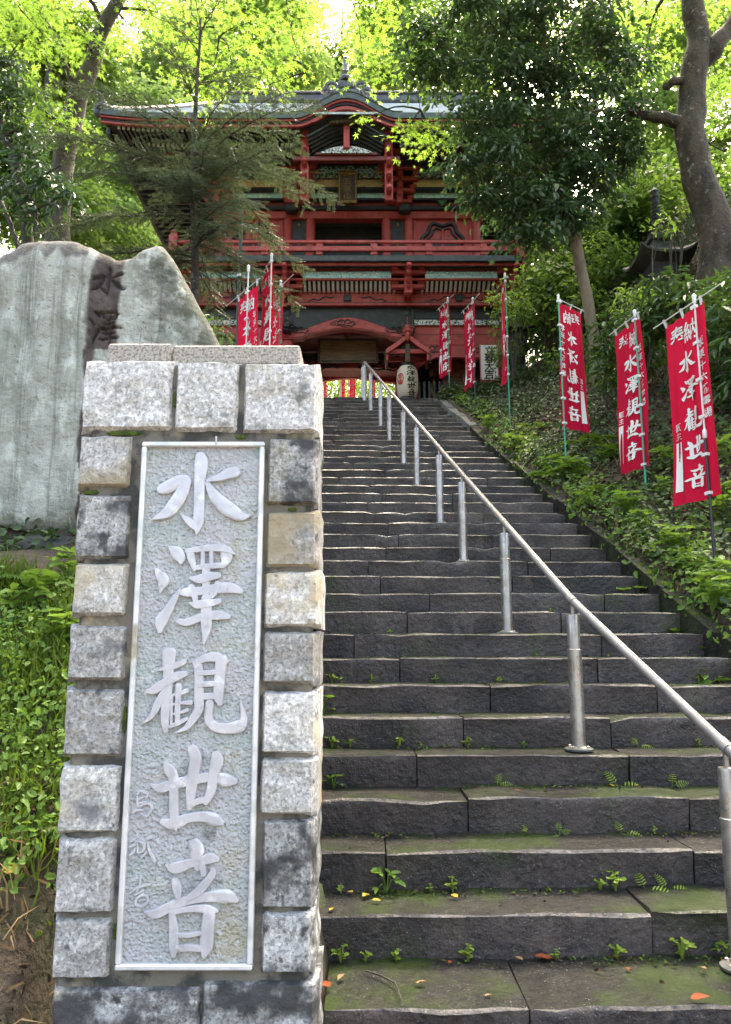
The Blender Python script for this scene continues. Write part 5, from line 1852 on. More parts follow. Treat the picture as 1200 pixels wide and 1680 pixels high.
# 1 leaning tree on the left; its long limbs hang over the stairs
LEAF_M = dict(k=16, spray_r=.34, size=.085, asp=1.25, tpl='maple', droop=.35, layer=.10, tilt=.30)
b0 = at(95, 420, 14)
tr = [(Vector((b0.x - .1, 14, float(H(b0.x, 14)) - .2)), .30)] + tk(14, (95, 400, .24), (100, 320, .22), (106, 250, .21), (122, 190, .20), (138, 140, .19), (152, 100, .16), (166, 55, .15), (195, 0, .13), (225, -70, .12), (260, -160, .10))
limbs = [([at(126, 170, 14), at(118, 135, 13.9), at(98, 80, 13.7), at(70, 20, 13.5), at(40, -60, 13.2)], .09, .04),
         ([at(104, 205, 14), at(80, 190, 13.8), at(45, 160, 13.4), at(0, 120, 13)], .07, .025),
         ([at(170, 40, 14), at(150, 0, 13.8), at(140, -50, 13.5)], .06, .03),
         ([at(225, -70, 14), at(320, -90, 13.6), at(430, -70, 13.2), at(540, -60, 12.8), at(640, -40, 12.4)], .10, .03),
         ([at(430, -70, 13.2), at(470, 0, 13), at(480, 60, 12.9), at(500, 120, 12.9)], .018, .006),
         ([at(320, -90, 13.6), at(330, 0, 13.3), at(360, 60, 13.2)], .018, .006),
         ([at(560, -60, 12.8), at(590, 40, 12.7), at(600, 140, 12.6)], .018, .005),
         ([at(640, -40, 12.4), at(665, 60, 12.3), at(690, 180, 12.3)], .018, .005),
         ([at(225, -70, 14), at(240, -60, 12), at(330, -150, 9.5), at(480, -260, 7.5)], .09, .03)]
cls = [cl(40, 60, 13, .9, .45, 34), cl(90, 20, 13.5, .9, .45, 34), cl(20, 130, 12.8, .7, .4, 22), cl(140, 70, 13.6, .7, .4, 20), cl(60, 170, 13, .6, .3, 16), cl(30, 10, 12.6, .8, .5, 26), cl(115, 215, 13.6, .45, .25, 9),
       cl(210, 40, 14.4, .7, .4, 20), cl(260, 20, 14, .8, .45, 24), cl(330, 30, 13.3, .8, .5, 26), cl(300, 90, 13.8, .6, .4, 16), cl(400, 40, 13, .8, .5, 26), cl(455, 100, 12.9, .5, .45, 16), cl(380, 110, 13.2, .6, .35, 15), cl(490, 30, 12.8, .6, .4, 18),
       cl(440, 140, 12.9, .30, .2, 5), cl(340, 150, 13.4, .35, .2, 7), cl(600, 40, 12.6, .6, .45, 18), cl(620, 110, 12.6, .45, .35, 11), cl(660, 30, 12.4, .6, .4, 16), cl(690, 110, 12.3, .4, .3, 9),
       cl(606, 195, 12.6, .10, .14, 2), cl(690, 212, 12.3, .30, .16, 9), cl(715, 235, 12.3, .12, .22, 4), cl(665, 215, 12.3, .15, .15, 4),
       cl(120, -120, 13, 1.5, .7, 50), cl(350, -150, 11.5, 1.6, .7, 60), cl(520, -200, 9.5, 1.6, .6, 55), cl(250, -220, 10, 1.6, .6, 50)]
shade_clumps_l = [(Vector((x, y, z)), (2.0, 2.0, .9), 20) for x, y, z in ((-4.5, 12, 15.5), (-3.2, 9, 14.0), (-4.6, 7, 12.8), (-1.6, 12.5, 16), (-1.0, 9.5, 14.2), (-2.6, 6, 12.2), (.6, 11, 15.4), (-.4, 7, 12.6), (-3.6, 4, 11.4), (-6, 9.5, 14))]  # unseen high clumps, added to keep sun and zenith sky off the stairs
tree('maple_tree', 'maple with a forked leaning trunk on the left, boughs spreading over the stairs', tr, cls, (MT['bark'], MT['maple']), LEAF_M, limbs=limbs, twigs=7, twig_r=.007, high=shade_clumps_l)

# 2 big tree on the right
b0 = at(1178, 445, 12)
tr = [(Vector((b0.x + .1, 12, float(H(b0.x, 12)) - .3)), .48)] + tk(12, (1180, 440, .32), (1172, 380, .285), (1160, 320, .265), (1144, 270, .255), (1132, 215, .25), (1134, 160, .235), (1140, 110, .23), (1145, 60, .20), (1140, 0, .19), (1125, -80, .22), (1105, -200, .18))
limbs = [([at(1142, 110, 12), at(1170, 80, 12), at(1205, 35, 12), at(1260, -30, 12)], .19, .10),
         ([at(1130, 205, 12), at(1100, 195, 11.9), at(1065, 190, 11.9), at(1030, 180, 12.1)], .13, .06),
         ([at(1130, 135, 12), at(1108, 132, 11.9), at(1092, 142, 11.9)], .075, .06),
         ([at(1125, -80, 12), at(1000, -150, 10.8), at(850, -200, 9.5), at(700, -240, 8)], .14, .05),
         ([at(1105, -200, 12), at(1020, -320, 9), at(900, -480, 6)], .13, .05)]
cls = [cl(1060, 20, 13.5, .8, .4, 22), cl(1180, 130, 13.5, .9, .7, 30), cl(1190, 250, 13.8, .8, .8, 26), cl(1060, 90, 14, .7, .5, 18), cl(1200, 10, 13, .9, .6, 30),
       cl(950, -180, 10, 1.7, .7, 60), cl(780, -260, 8.5, 1.7, .6, 60), cl(1000, -420, 7.5, 1.9, .7, 60), cl(820, -520, 6, 1.8, .6, 50), cl(1100, -280, 9.5, 1.6, .7, 50)]
shade_clumps_r = [(Vector((x, y, z)), (2.0, 2.0, .9), 20) for x, y, z in ((6.5, 12.5, 16), (4.6, 10.5, 15), (6.4, 8.5, 13.6), (3.0, 12.5, 16), (2.6, 9.5, 14.2), (4.6, 6.8, 12.8), (1.8, 7, 12.8), (3.4, 4.6, 11.6), (6.4, 5.5, 12.2), (1.0, 4.6, 11.8), (7.8, 11, 15))]  # more out-of-view crown, added to block light falling on the treads
tree('broadleaf_tree', 'big thick trunked tree on the right slope with a sawn limb stub', tr, cls, (MT['bark'], MT['maple']), LEAF_M, limbs=limbs, twigs=6, twig_r=.008, nside=16, high=shade_clumps_r)

# 3 dark evergreen right of the gate
LEAF_E = dict(k=38, spray_r=.27, size=.125, asp=.46, tpl='oval', droop=.55, layer=.22, tilt=.45, bias=.36)
b0 = at(992, 648, 12.6)
tr = [(Vector((b0.x, 12.6, float(H(b0.x, 12.6)) - .3)), .16)] + tk(12.6, (985, 630, .13), (975, 560, .11), (962, 480, .10), (945, 400, .10), (932, 345, .09), (915, 280, .08), (900, 200, .07), (895, 110, .05), (890, 20, .04), (885, -60, .03))
cls = [cl(880, 30, 12.4, 1.0, .5, 42), cl(780, 50, 12.3, .9, .45, 36), cl(960, 60, 12.6, .9, .45, 34), cl(1020, 110, 12.7, .55, .35, 16), cl(1035, 185, 12.2, .35, .22, 10), cl(1010, 235, 12.3, .45, .28, 13), cl(720, 110, 12.2, .6, .4, 20), cl(840, 120, 12.3, 1.0, .45, 42), cl(930, 150, 12.5, .9, .4, 36),
       cl(800, 190, 12.2, .8, .35, 28), cl(890, 225, 12.2, .9, .4, 36), cl(990, 215, 12.6, .65, .35, 20), cl(830, 270, 12.2, .8, .35, 28), cl(930, 290, 12.4, .8, .4, 32), cl(880, 340, 12.3, .8, .3, 26), cl(800, 330, 12.1, .45, .22, 10),
       cl(770, 270, 12.0, .40, .18, 8), cl(1000, 280, 12.7, .45, .3, 11), cl(955, 350, 12.5, .55, .25, 12), cl(870, 385, 12.2, .45, .18, 9), cl(700, 60, 12.2, .5, .4, 14), cl(840, -50, 12.3, 1.3, .5, 44), cl(960, -40, 12.5, 1.1, .5, 34)]
tree('evergreen_tree', 'dark glossy evergreen with a thin pale trunk, hiding the right end of the gate', tr, cls, (MT['bark_pale'], MT['evergreen']), LEAF_E, twigs=8, twig_r=.008)


# 4 young conifer in front of the gate
def conifer():
    Y = 10.0
    b0 = at(322, 600, Y)
    base = Vector((b0.x, Y, float(H(b0.x, Y)) - .1))
    root = thing('conifer_tree', 'young conifer with thin trunk and feathery sprays veiling the left half of the gate', 'tree', base)
    path = [base] + [at(x, y, Y) for x, y in ((322, 570), (320, 500), (321, 420), (318, 340), (317, 280), (320, 200), (324, 130), (328, 70), (330, 30))]
    MB().tube(path, list(np.linspace(.075, .012, len(path))), 9).build('trunk', MT['bark'], root, smooth=True)
    br, parts = MB(), []
    r_ = np.random.default_rng(4)
    for bi in range(62):
        t = r_.random()
        py = 440 - 395 * (t ** 1.35)
        dense = py > 215
        p0 = at(319 + (330 - 319) * max(0, (300 - py) / 270), py, Y)
        az = r_.random() * 2 * math.pi
        if dense:
            L = (1.25 + 1.0 * r_.random()) * (1 if py < 400 else .8)
            rise = .30 if py < 330 else .10
            if math.cos(az) > .3: L *= 1.12
        else:
            L = .45 + .75 * r_.random()
            rise = .75
        d = Vector((math.cos(az), math.sin(az) * .85, 0))
        pts = []
        n = 10
        for i in range(n + 1):
            s = i / n
            pts.append(p0 + d * L * s + Vector((0, 0, rise * L * s - .34 * L * s * s * (1 if dense else .35))) + Vector(r_.normal(size=3)) * .012)
        br.tube(pts, list(np.linspace(.014 if dense else .009, .003, n + 1)), 4, False)
        m = int(L / (.058 if dense else .11))
        P_, A_, N_ = [], [], []
        for i in range(2, m):
            s = i / m
            k = min(int(s * n), n - 1)
            q = pts[k].lerp(pts[k + 1], s * n - k)
            tdir = (pts[k + 1] - pts[k]).normalized()
            side = tdir.cross(Vector((0, 0, 1))).normalized()
            for sg in (-1, 1):
                if r_.random() < .12: continue
                tl_ = (.30 * (1 - .55 * s) + .06) * (.6 + .6 * r_.random()) * (1 if dense else .6)
                td = (tdir * .75 + side * sg * (.8 + .3 * r_.random()) + Vector((0, 0, r_.normal() * .22 - .12))).normalized()
                e = q + td * tl_ - Vector((0, 0, .06 * tl_))
                br.tube([q, q.lerp(e, .5) + Vector((0, 0, .01)), e], [.003, .0024, .001], 3, False)
                nn = int(tl_ / .013)
                f_ = (np.arange(nn) + .5) / nn
                pp = np.array(q)[None] + (np.array(e) - np.array(q))[None] * f_[:, None]
                up = _n(np.array([0, 0, 1.0]) + r_.normal(size=3) * .3)
                sd_ = _n(np.cross(np.array(td), up))
                for sg2 in (-1, 1):
                    A = np.array(td)[None] * .8 + sd_[None] * sg2 + r_.normal(size=(nn, 3)) * .25
                    P_.append(pp)
                    A_.append(A)
                    N_.append(np.repeat(up[None], nn, 0) + r_.normal(size=(nn, 3)) * .35)
        if P_:
            P_, A_, N_ = map(np.concatenate, (P_, A_, N_))
            L_ = .035 * (.7 + .6 * r_.random(len(P_)))
            parts.append(leaf_arrays(P_, A_, N_, L_, L_ * .28, 'rhomb'))
    tag(br.build('branches', MT['bark'], root, smooth=True), kind='stuff')
    V, F = join_arrays(parts)
    mkobj('needles', np_mesh('needles', V - np.array(base), F, MT['conifer']), root)


conifer()

# 5 dark evergreen at the left edge, with big drooping leaves
LEAF_L = dict(k=14, spray_r=.22, size=.15, asp=.36, tpl='oval', droop=.7, layer=.3, tilt=.5)
b0 = at(45, 420, 11.5)
tr = [(Vector((b0.x, 11.5, float(H(b0.x, 11.5)) - .2)), .12)] + tk(11.5, (45, 400, .10), (38, 330, .09), (25, 265, .08), (5, 215, .07), (-20, 150, .06), (-40, 60, .05))
limbs = [([at(30, 290, 11.5), at(55, 330, 11.3), at(62, 390, 11.2)], .04, .025), ([at(38, 330, 11.5), at(70, 290, 11.3), at(100, 270, 11.2)], .03, .012), ([at(0, 330, 11.6), at(20, 370, 11.5), at(30, 410, 11.5)], .035, .03)]
cls = [cl(15, 150, 11.4, .45, .35, 22), cl(30, 215, 11.4, .40, .2, 14), cl(-20, 90, 11.3, .5, .4, 22), cl(75, 285, 11.2, .35, .25, 13), cl(110, 320, 11.2, .22, .2, 8), cl(50, 250, 11.3, .3, .2, 10), cl(10, 310, 11.3, .3, .25, 8), cl(60, 345, 11.2, .25, .18, 7)]
tree('evergreen_tree', 'slim dark tree at the left edge with long drooping leaves above the stone slab', tr, cls, (MT['bark_dark'], MT['evergreen']), LEAF_L, limbs=limbs, twigs=6, twig_r=.007)

# 6 wood behind and beside the gate
LEAF_F = dict(k=22, spray_r=.60, size=.17, asp=.8, tpl='rhomb', droop=.3, layer=.14, tilt=.35)
far = [
    ('bright yellow green maple behind the roof, left of the gable ornament', 400, 29, [(330, 90, 2.6, 1.4), (420, 60, 2.6, 1.4), (480, 110, 1.8, 1.1), (380, 150, 2.2, .9), (300, 30, 2.4, 1.3), (450, 0, 2.6, 1.2)], 'maple_far'),
    ('bright yellow green maple behind the roof, right of the gable ornament', 680, 30, [(640, 40, 2.2, 1.4), (720, 70, 2.6, 1.4), (640, 120, 1.7, .9), (760, 130, 2.4, 1.2), (680, -10, 2.6, 1.2), (820, 40, 2.6, 1.4)], 'maple_far'),
    ('pale green tree in the gap between the forked maple and the gate roof', 215, 27, [(190, 220, 2.0, 1.2), (240, 130, 2.0, 1.4), (220, 300, 2.0, 1.3), (180, 380, 2.2, 1.2), (260, 200, 1.8, 1.1), (150, 120, 2.0, 1.2)], 'maple_far'),
    ('light green tree behind the forked maple at the left edge', 60, 24, [(60, 250, 2.2, 1.3), (20, 330, 2.4, 1.2), (110, 350, 1.8, 1.2), (60, 130, 2.4, 1.2), (20, 30, 2.6, 1.3), (120, 60, 2.0, 1.2), (-40, 220, 2.2, 1.4)], 'mixed'),
    ('yellow green maple behind the big trunk, above the stone pagoda', 1120, 20, [(1090, 60, 1.8, 1.0), (1180, 110, 1.8, 1.1), (1080, 170, 1.5, .9), (1190, 230, 1.6, 1.0), (1080, 270, 1.5, .9), (1010, 30, 1.6, .9), (1190, 10, 1.8, 1.0)], 'maple_far'),
    ('yellow green maple lit from behind, between the evergreen and the big trunk', 1060, 23, [(1050, 250, 1.6, 1.1), (1040, 330, 1.6, 1.0), (1100, 330, 1.4, .9), (1190, 330, 1.6, 1.1), (980, 90, 2.0, 1.2)], 'maple_far'),
    ('mid green tree behind the stone lantern right of the gate', 930, 21, [(900, 400, 1.5, 1.0), (960, 450, 1.3, .9), (900, 480, 1.2, .8), (1010, 400, 1.4, 1.0), (990, 500, 1.2, .7), (860, 330, 1.5, 1.0)], 'mixed'),
    ('mid green tree low behind the stone pagoda at the right edge', 1150, 18, [(1130, 380, 1.2, .8), (1190, 400, 1.2, .9), (1060, 440, 1.1, .8), (1010, 470, 1.0, .7), (1180, 340, 1.2, .9), (1120, 430, 1.0, .6)], 'mixed'),
    ('dense green tree close behind the stone pagoda spire', 1090, 16, [(1060, 330, 1.1, .8), (1120, 300, 1.1, .8), (1010, 400, 1.1, .7), (1160, 420, 1.0, .6), (1060, 400, 1.0, .7), (1195, 460, .8, .5)], 'mixed'),
    ('dense green tree between the thin pale trunk and the stone pagoda', 985, 17, [(960, 400, 1.2, .9), (1010, 460, 1.1, .8), (930, 470, 1.1, .8), (980, 540, 1.0, .6), (900, 540, .9, .5)], 'mixed'),
    ('tall pale tree far behind the gate ridge', 560, 38, [(540, 110, 2.2, 1.6), (610, 60, 1.6, 1.4), (480, 20, 2.2, 1.4), (600, 150, 2.2, 1.2), (520, 170, 2.2, 1.2)], 'mixed'),
    ('light green tree left behind the gate, under the roof corner', 260, 33, [(250, 350, 2.2, 1.4), (200, 400, 2.2, 1.2), (150, 300, 2.4, 1.6), (120, 420, 2.6, 1.2), (280, 420, 2.0, 1.2)], 'maple_far'),
]
for (lab, px, Y, cs, mt_) in far:
    b = at(px, 400, Y)
    gz = float(H(b.x, Y))
    topz = max(at(c[0], c[1], Y).z for c in cs)
    tr = [(Vector((b.x, Y, gz - .3)), .28), (Vector((b.x + .2, Y, gz + (topz - gz) * .35)), .22), (Vector((b.x - .15, Y + .2, gz + (topz - gz) * .7)), .15), (Vector((b.x, Y, topz)), .06)]
    lf = dict(LEAF_F)
    lf['size'] = .13 if Y < 24 else .19
    lf['spray_r'] = .42 if Y < 24 else .65
    cls = [(at(x, y, Y + rng.normal() * .8), (rx, rx * .9, rz), int(70 * (rx * rz) ** .75 / (1 if Y >= 24 else .62))) for (x, y, rx, rz) in cs]
    tree('background_tree', lab, tr, cls, (MT['bark_dark'], MT[mt_]), lf, group='trees standing around the gate', twigs=5, twig_r=.015, nside=8)


# ------------------------------------------------------------------ shrubs, hedge, ground plants
def shrub(name, label, c, rad, ns, leaf, mat, group, stems=7):
    c = Vector(c)
    gz = float(H(c.x, c.y))
    root = thing(name, label, 'shrub', (c.x, c.y, gz), group)
    V, F, S = clump_leaves(c, rad, ns, **leaf)
    mkobj('foliage', np_mesh('foliage', V - np.array(root.location), F, mat), root)
    mb = MB()
    for s in S[:: max(1, len(S) // stems)][:stems]:
        a = Vector((c.x + rng.normal() * .08, c.y + rng.normal() * .08, gz - .1))
        lp = limb_pts(a, Vector(s), .1, 5)
        mb.tube(lp, list(np.linspace(.02, .005, len(lp))), 5, False)
    tag(mb.build('stems', MT['bark_dark'], root, smooth=True), kind='stuff')
    return root


LEAF_S = dict(k=11, spray_r=.13, size=.165, asp=.30, tpl='oval', droop=.45, layer=.12, tilt=.35)
GS = 'broad leaved shrubs on the right slope'
for lab, (px, py, Y), rad, ns in (
        ('broad leaved shrub below the stone pagoda, right of the thin tree trunk', (1045, 545, 10.6), (.75, .6, .45), 60),
        ('broad leaved shrub under the big trunk, above the nearest banner', (1130, 490, 10.2), (.75, .6, .42), 62),
        ('broad leaved shrub at the right edge behind the nearest banner', (1195, 520, 9.4), (.60, .6, .60), 62),
        ('broad leaved shrub low at the right edge beside the nearest banner', (1200, 610, 9.2), (.45, .5, .50), 34),
        ('broad leaved shrub just left of the second banner from the right', (1000, 590, 11.0), (.45, .5, .35), 28)):
    shrub('broadleaf_shrub', lab, at(px, py, Y), rad, ns, LEAF_S, MT['shrub'], GS)
LEAF_H = dict(k=26, spray_r=.10, size=.045, asp=.55, tpl='oval', droop=.1, layer=.5, tilt=.7, bias=.3)
GH = 'clipped bushes at the head of the stairs'
for lab, (px, py, Y), rad, ns in (
        ('rounded dark bush at the head of the stairs beside the picket fence', (752, 652, 15.6), (.42, .4, .34), 150),
        ('clipped bush below the white paper sign', (805, 655, 15.0), (.62, .5, .36), 220),
        ('clipped bush left of the stone lantern foot', (862, 640, 14.8), (.62, .5, .36), 200),
        ('loose bush right of the stone lantern foot', (915, 625, 14.6), (.55, .5, .36), 130),
        ('low clipped bush on the slope under the edge-on banner', (800, 700, 14.0), (.55, .5, .26), 150)):
    shrub('clipped_bush', lab, at(px, py, Y), rad, ns, LEAF_H, MT['hedge'], GH, 5)
LEAF_B = dict(k=14, spray_r=.20, size=.10, asp=.45, tpl='oval', droop=.4, layer=.25, tilt=.45)
GB = 'leafy saplings around the right end of the gate'
for lab, (px, py, Y), rad, ns in (
        ('light green sapling between the edge-on banner and the gate corner', (835, 500, 14.5), (.42, .5, .62), 34),
        ('sapling with small leaves behind the stone lantern', (890, 520, 17.2), (.9, .7, .75), 80),
        ('sapling beside the white paper sign', (832, 575, 15.8), (.35, .4, .35), 26),
        ('sparse sapling veiling the stone pagoda spire', (1085, 365, 12.3), (.55, .35, .50), 8),
        ('leafy sapling in front of the stone pagoda body', (1035, 485, 11.9), (.40, .4, .25), 16),
        ('leafy sapling behind the stone pagoda on its left', (1005, 425, 14.6), (.8, .6, .55), 70),
        ('leafy sapling between the stone pagoda and the big trunk', (1125, 425, 14.4), (.7, .6, .50), 60),
        ('leafy sapling high behind the mirrored banner top', (955, 500, 14.4), (.75, .6, .55), 66),
        ('leafy sapling above the stairs beside the thin pale trunk', (930, 590, 14.0), (.6, .5, .40), 46),
        ('light green sapling behind the mirrored banner', (900, 450, 15.5), (.7, .6, .8), 60)):
    shrub('leafy_sapling', lab, at(px, py, Y), rad, ns, LEAF_B, MT['mixed'], GB)
LEAF_G = dict(LEAF_B)
shrub('leafy_sapling', 'dark green sapling rising beside the right edge of the stone slab', at(335, 565, 6.6), (.22, .2, .30), 18, dict(LEAF_B, size=.07, spray_r=.12), MT['shrub'], GB)
for lab, (px, py, Y), rad, ns in (
        ('sunlit green bush beyond the gate passage on the left', (545, 628, 29), (1.6, 1.0, 1.0), 120),
        ('sunlit green bush beyond the gate passage in the middle', (590, 630, 31), (1.8, 1.0, 1.2), 120),
        ('sunlit green bush beyond the gate passage behind the lantern', (650, 628, 30), (1.6, 1.0, 1.0), 100)):
    shrub('sunlit_bush', lab, at(px, py, Y), rad, ns, dict(LEAF_B, size=.16, spray_r=.35), MT['maple_far'], 'bushes beyond the gate passage')


def scatter(xr, yr, n, dens=None):
    X = rng.uniform(*xr, n)
    Y = rng.uniform(*yr, n)
    ok = np.ones(n, bool)
    if dens is not None: ok = rng.random(n) < dens(X, Y)
    X, Y = X[ok], Y[ok]
    Z = H(X, Y)
    e = .05
    NX = -(H(X + e, Y) - H(X - e, Y)) / (2 * e)
    NY = -(H(X, Y + e) - H(X, Y - e)) / (2 * e)
    Nn = _n(np.stack([NX, NY, np.ones_like(X)], -1))
    return np.stack([X, Y, Z], -1), Nn


def patch(X, Y, f, s):
    return np.sin(X * f + s) * np.sin(Y * f * 1.3 + s * 2) + .6 * np.sin(X * f * 2.3 - Y * f * 1.7 + s)


def ground_leaves(name, label, cat, P, Nn, size, asp, tpl, mat, lift, jit=.5, up=.0):
    n = len(P)
    A = np.cross(Nn, _n(rng.normal(size=(n, 3)))) + rng.normal(size=(n, 3)) * .25 + np.array([0, 0, up])
    NN = Nn + rng.normal(size=(n, 3)) * jit
    L = size * (.5 + rng.random(n))
    V, F = leaf_arrays(P + Nn * (lift * rng.random(n))[:, None], A, NN, L, L * asp, tpl)
    return tag(mkobj(name, np_mesh(name, V, F, mat)), label, cat, kind='stuff')


edge = lambda Y: cx(Y) + 1.62
right = lambda X, Y: (X > edge(Y) - .06 + .16 * (Y > 12.2)) & ((Y < 16.4) | (X > 6))
P, Nn = scatter((1.4, 9), (4.2, 16.4), 42000, lambda X, Y: right(X, Y) * np.clip(1.3 - (X - edge(Y)) / 3.2, .1, 1))
ground_leaves('leaf_litter', 'dry brown leaf litter over the right slope', 'leaf litter', P, Nn, .055, .5, 'oval', MT['litter'], .03)
P, Nn = scatter((1.4, 11), (4.2, 18), 95000, lambda X, Y: right(X, Y) * np.clip(.62 + .5 * patch(X, Y, 1.6, .7), 0.12, 1))
ground_leaves('ground_ivy', 'small dark leaved creeper spread over the right slope', 'creeper', P, Nn, .065, .6, 'oval', MT['ivy'], .18)
P, Nn = scatter((1.4, 6), (4.0, 16), 52000, lambda X, Y: right(X, Y) * np.clip(1.25 - (Y - 4.5) / 4.0, .0, 1) * np.clip(.5 + .5 * patch(X, Y, 2.6, 2.1), .05, 1) + right(X, Y) * (X < edge(Y) + .5) * (Y < 16) * .5)
ground_leaves('low_herbs', 'bright green low herbs along the right edge of the stairs', 'herbs', P, Nn, .06, .62, 'oval', MT['herb'], .16, .6)
P, Nn = scatter((1.6, 7), (4.4, 12), 2600, lambda X, Y: right(X, Y) * np.clip(.5 + .5 * patch(X, Y, 2.1, 4.4), .05, 1))


def blades(name, label, P, Nn, Lr, mat, bend=.6):
    n = len(P)
    A = np.array([0, 0, 1.0]) + rng.normal(size=(n, 3)) * bend + Nn * .4
    L = rng.uniform(*Lr, n)
    V, F = leaf_arrays(P, A, rng.normal(size=(n, 3)), L, np.full(n, .007) + .004 * rng.random(n), 'blade')
    return tag(mkobj(name, np_mesh(name, V, F, mat)), label, 'grass', kind='stuff')


blades('dry_grass', 'thin grass blades among the creeper on the right slope', P, Nn, (.08, .28), MT['grass'])
left = lambda X, Y: (X < -.98) & (Y > 2.35) & (Y < 4.25)
P, Nn = scatter((-2.1, -.9), (2.35, 4.8), 34000, lambda X, Y: left(X, Y) * np.clip((Y - 2.75) / .9, .02, 1) * np.clip(.55 + .5 * patch(X, Y, 3.1, 1.0), .12, 1))
blades('grass', 'green grass on the bank left of the pillar', P, Nn, (.05, .20), MT['grass'], .6)
P, Nn = scatter((-2.3, -.9), (2.35, 4.7), 17000, lambda X, Y: left(X, Y) * np.clip((Y - 2.7) / .4, .01, 1) * np.clip(.50 + .6 * patch(X, Y, 4.3, 3.0), .0, 1))
ground_leaves('low_herbs', 'bright green clover-like herbs on the bank left of the pillar', 'herbs', P, Nn, .032, .60, 'oval', MT['herb'], .12, .7)
P, Nn = scatter((-3.2, -.9), (2.2, 3.2), 900, lambda X, Y: left(X, Y))
ground_leaves('leaf_litter', 'brown dead leaves on the bare soil at the foot of the pillar', 'leaf litter', P, Nn, .035, .35, 'oval', MT['litter'], .01)
P, Nn = scatter((-7, 1), (3.4, 16), 34000, lambda X, Y: ((X < cx(Y) - 1.75) & ((Y > 4.6) | (X > -1.0))) * 1.0)
ground_leaves('ground_ivy', 'dark creeper over the left slope behind the slab', 'creeper', P, Nn, .07, .6, 'oval', MT['ivy'], .12)


P, Nn = scatter((-2.0, -.96), (2.25, 3.2), 700, lambda X, Y: left(X, Y))
blades('dry_straw', 'thin dry straw lying over the bare soil at the foot of the pillar', P, Nn, (.06, .20), MT['leaf_tan'], 2.5)
P, Nn = scatter((1.6, 7), (5, 14), 1500, lambda X, Y: right(X, Y))
blades('dry_straw', 'thin dry stalks among the creeper on the right slope', P, Nn, (.10, .35), MT['leaf_tan'], 1.2)


# individual leafy plants
def plant_mesh(n, size, spread, asp, mat, seed, tpl='oval'):
    r_ = np.random.default_rng(seed)
    P, A, NN, L = [], [], [], []
    st = MB()
    for i in range(n):
        th = r_.random() * 6.28
        h = spread * (.25 + .9 * r_.random())
        e = np.array([math.cos(th) * spread * .6 * r_.random(), math.sin(th) * spread * .6 * r_.random(), h])
        st.tube([(0, 0, 0), Vector(e * .55) + Vector((0, 0, .03)), Vector(e)], [.004, .003, .0015], 4, False)
        for k in range(3):
            t2 = th + (k - 1) * 1.5 + r_.normal() * .3
            P.append(e)
            A.append([math.cos(t2), math.sin(t2), .15 + r_.normal() * .25])
            NN.append([r_.normal() * .3, r_.normal() * .3, 1])
            L.append(size * (.6 + .7 * r_.random()))
    L = np.array(L)
    V, F = leaf_arrays(P, A, NN, L, L * asp, tpl)
    a = np_mesh('leaves', V, F, mat)
    return a, st.mesh('stems', mat)


pl = [plant_mesh(16, .11, .28, .55, MT['herb'], 1), plant_mesh(12, .14, .32, .5, MT['herb'], 2), plant_mesh(20, .08, .22, .6, MT['herb'], 3)]
gp = 'leafy green plants on the banks'
spots = [(1165, 960, 6.2, 0, 'leafy green plant at the right edge below the black pole'), (905, 770, 10.0, 2, 'leafy plant just right of the mirrored banner pole foot'), (840, 745, 11.2, 2, 'leafy plant at the stair edge below the small fern'), (985, 850, 8.0, 2, 'leafy plant spilling over the edging left of the second banner foot'), (1035, 900, 7.2, 0, 'leafy plant spilling over the edging right of the second banner foot'), (1090, 960, 6.5, 2, 'leafy plant on the edging below the nearest banner'), (800, 715, 12.6, 2, 'leafy plant at the stair edge under the edge-on banner'), (1130, 960, 6.3, 0, 'leafy plant left of the large fern'), (940, 760, 9.6, 0, 'leafy plant under the lower edge of the mirrored banner'), (990, 720, 10.0, 2, 'leafy plant on the dark slope between the two middle banners'), (1090, 690, 9.0, 1, 'big leaved plant between the two nearest banners'), (1190, 880, 6.4, 1, 'big leaved plant at the right edge beside the black pole'), (1090, 760, 8.4, 2, 'leafy plant behind the second banner pole'),
         (1130, 880, 6.8, 2, 'leafy plant just left of the black pole foot'), (1020, 770, 8.2, 0, 'leafy plant left of the second banner pole'), (960, 820, 8.6, 2, 'leafy plant by the stair edge, above the mossy edging'),
         (1195, 780, 7.4, 0, 'leafy plant at the right edge behind the black pole'), (1150, 1010, 5.9, 1, 'leafy plant at the right edge where the stairs leave the picture'), (1195, 1000, 5.7, 2, 'small leaved plant lowest at the right edge'), (1100, 900, 7.2, 0, 'leafy plant right of the second banner foot'),
         (1190, 700, 8.2, 1, 'big leaved plant high at the right edge'), (1050, 820, 7.8, 2, 'leafy plant left of the green pole foot'),
         (118, 880, 4.3, 1, 'broad leaved plant between the slab and the pillar'), (45, 985, 4.0, 1, 'broad leaved plant under the mossy base stone'), (108, 980, 3.8, 0, 'leafy plant against the left flank of the pillar'), (60, 1180, 3.3, 2, 'leafy plant in the grass left of the pillar'), (20, 1290, 3.1, 2, 'small leaved plant at the left edge in the grass'), (90, 1330, 3.0, 2, 'small leaved plant beside the pillar near the bare soil')]
for i, (px, py, Y, v, lab) in enumerate(spots):
    p = at(px, py, Y)
    g = ground_pt(p.x, Y)
    root = thing('leafy_plant', lab, 'plant', g, gp)
    root.rotation_euler = (0, 0, i * 1.3)
    s = 1.0 if px > 600 else .62 if py < 1000 else .36
    root.scale = (s, s, s)
    mkobj('leaves', pl[v][0], root)
    mkobj('stems', pl[v][1], root)


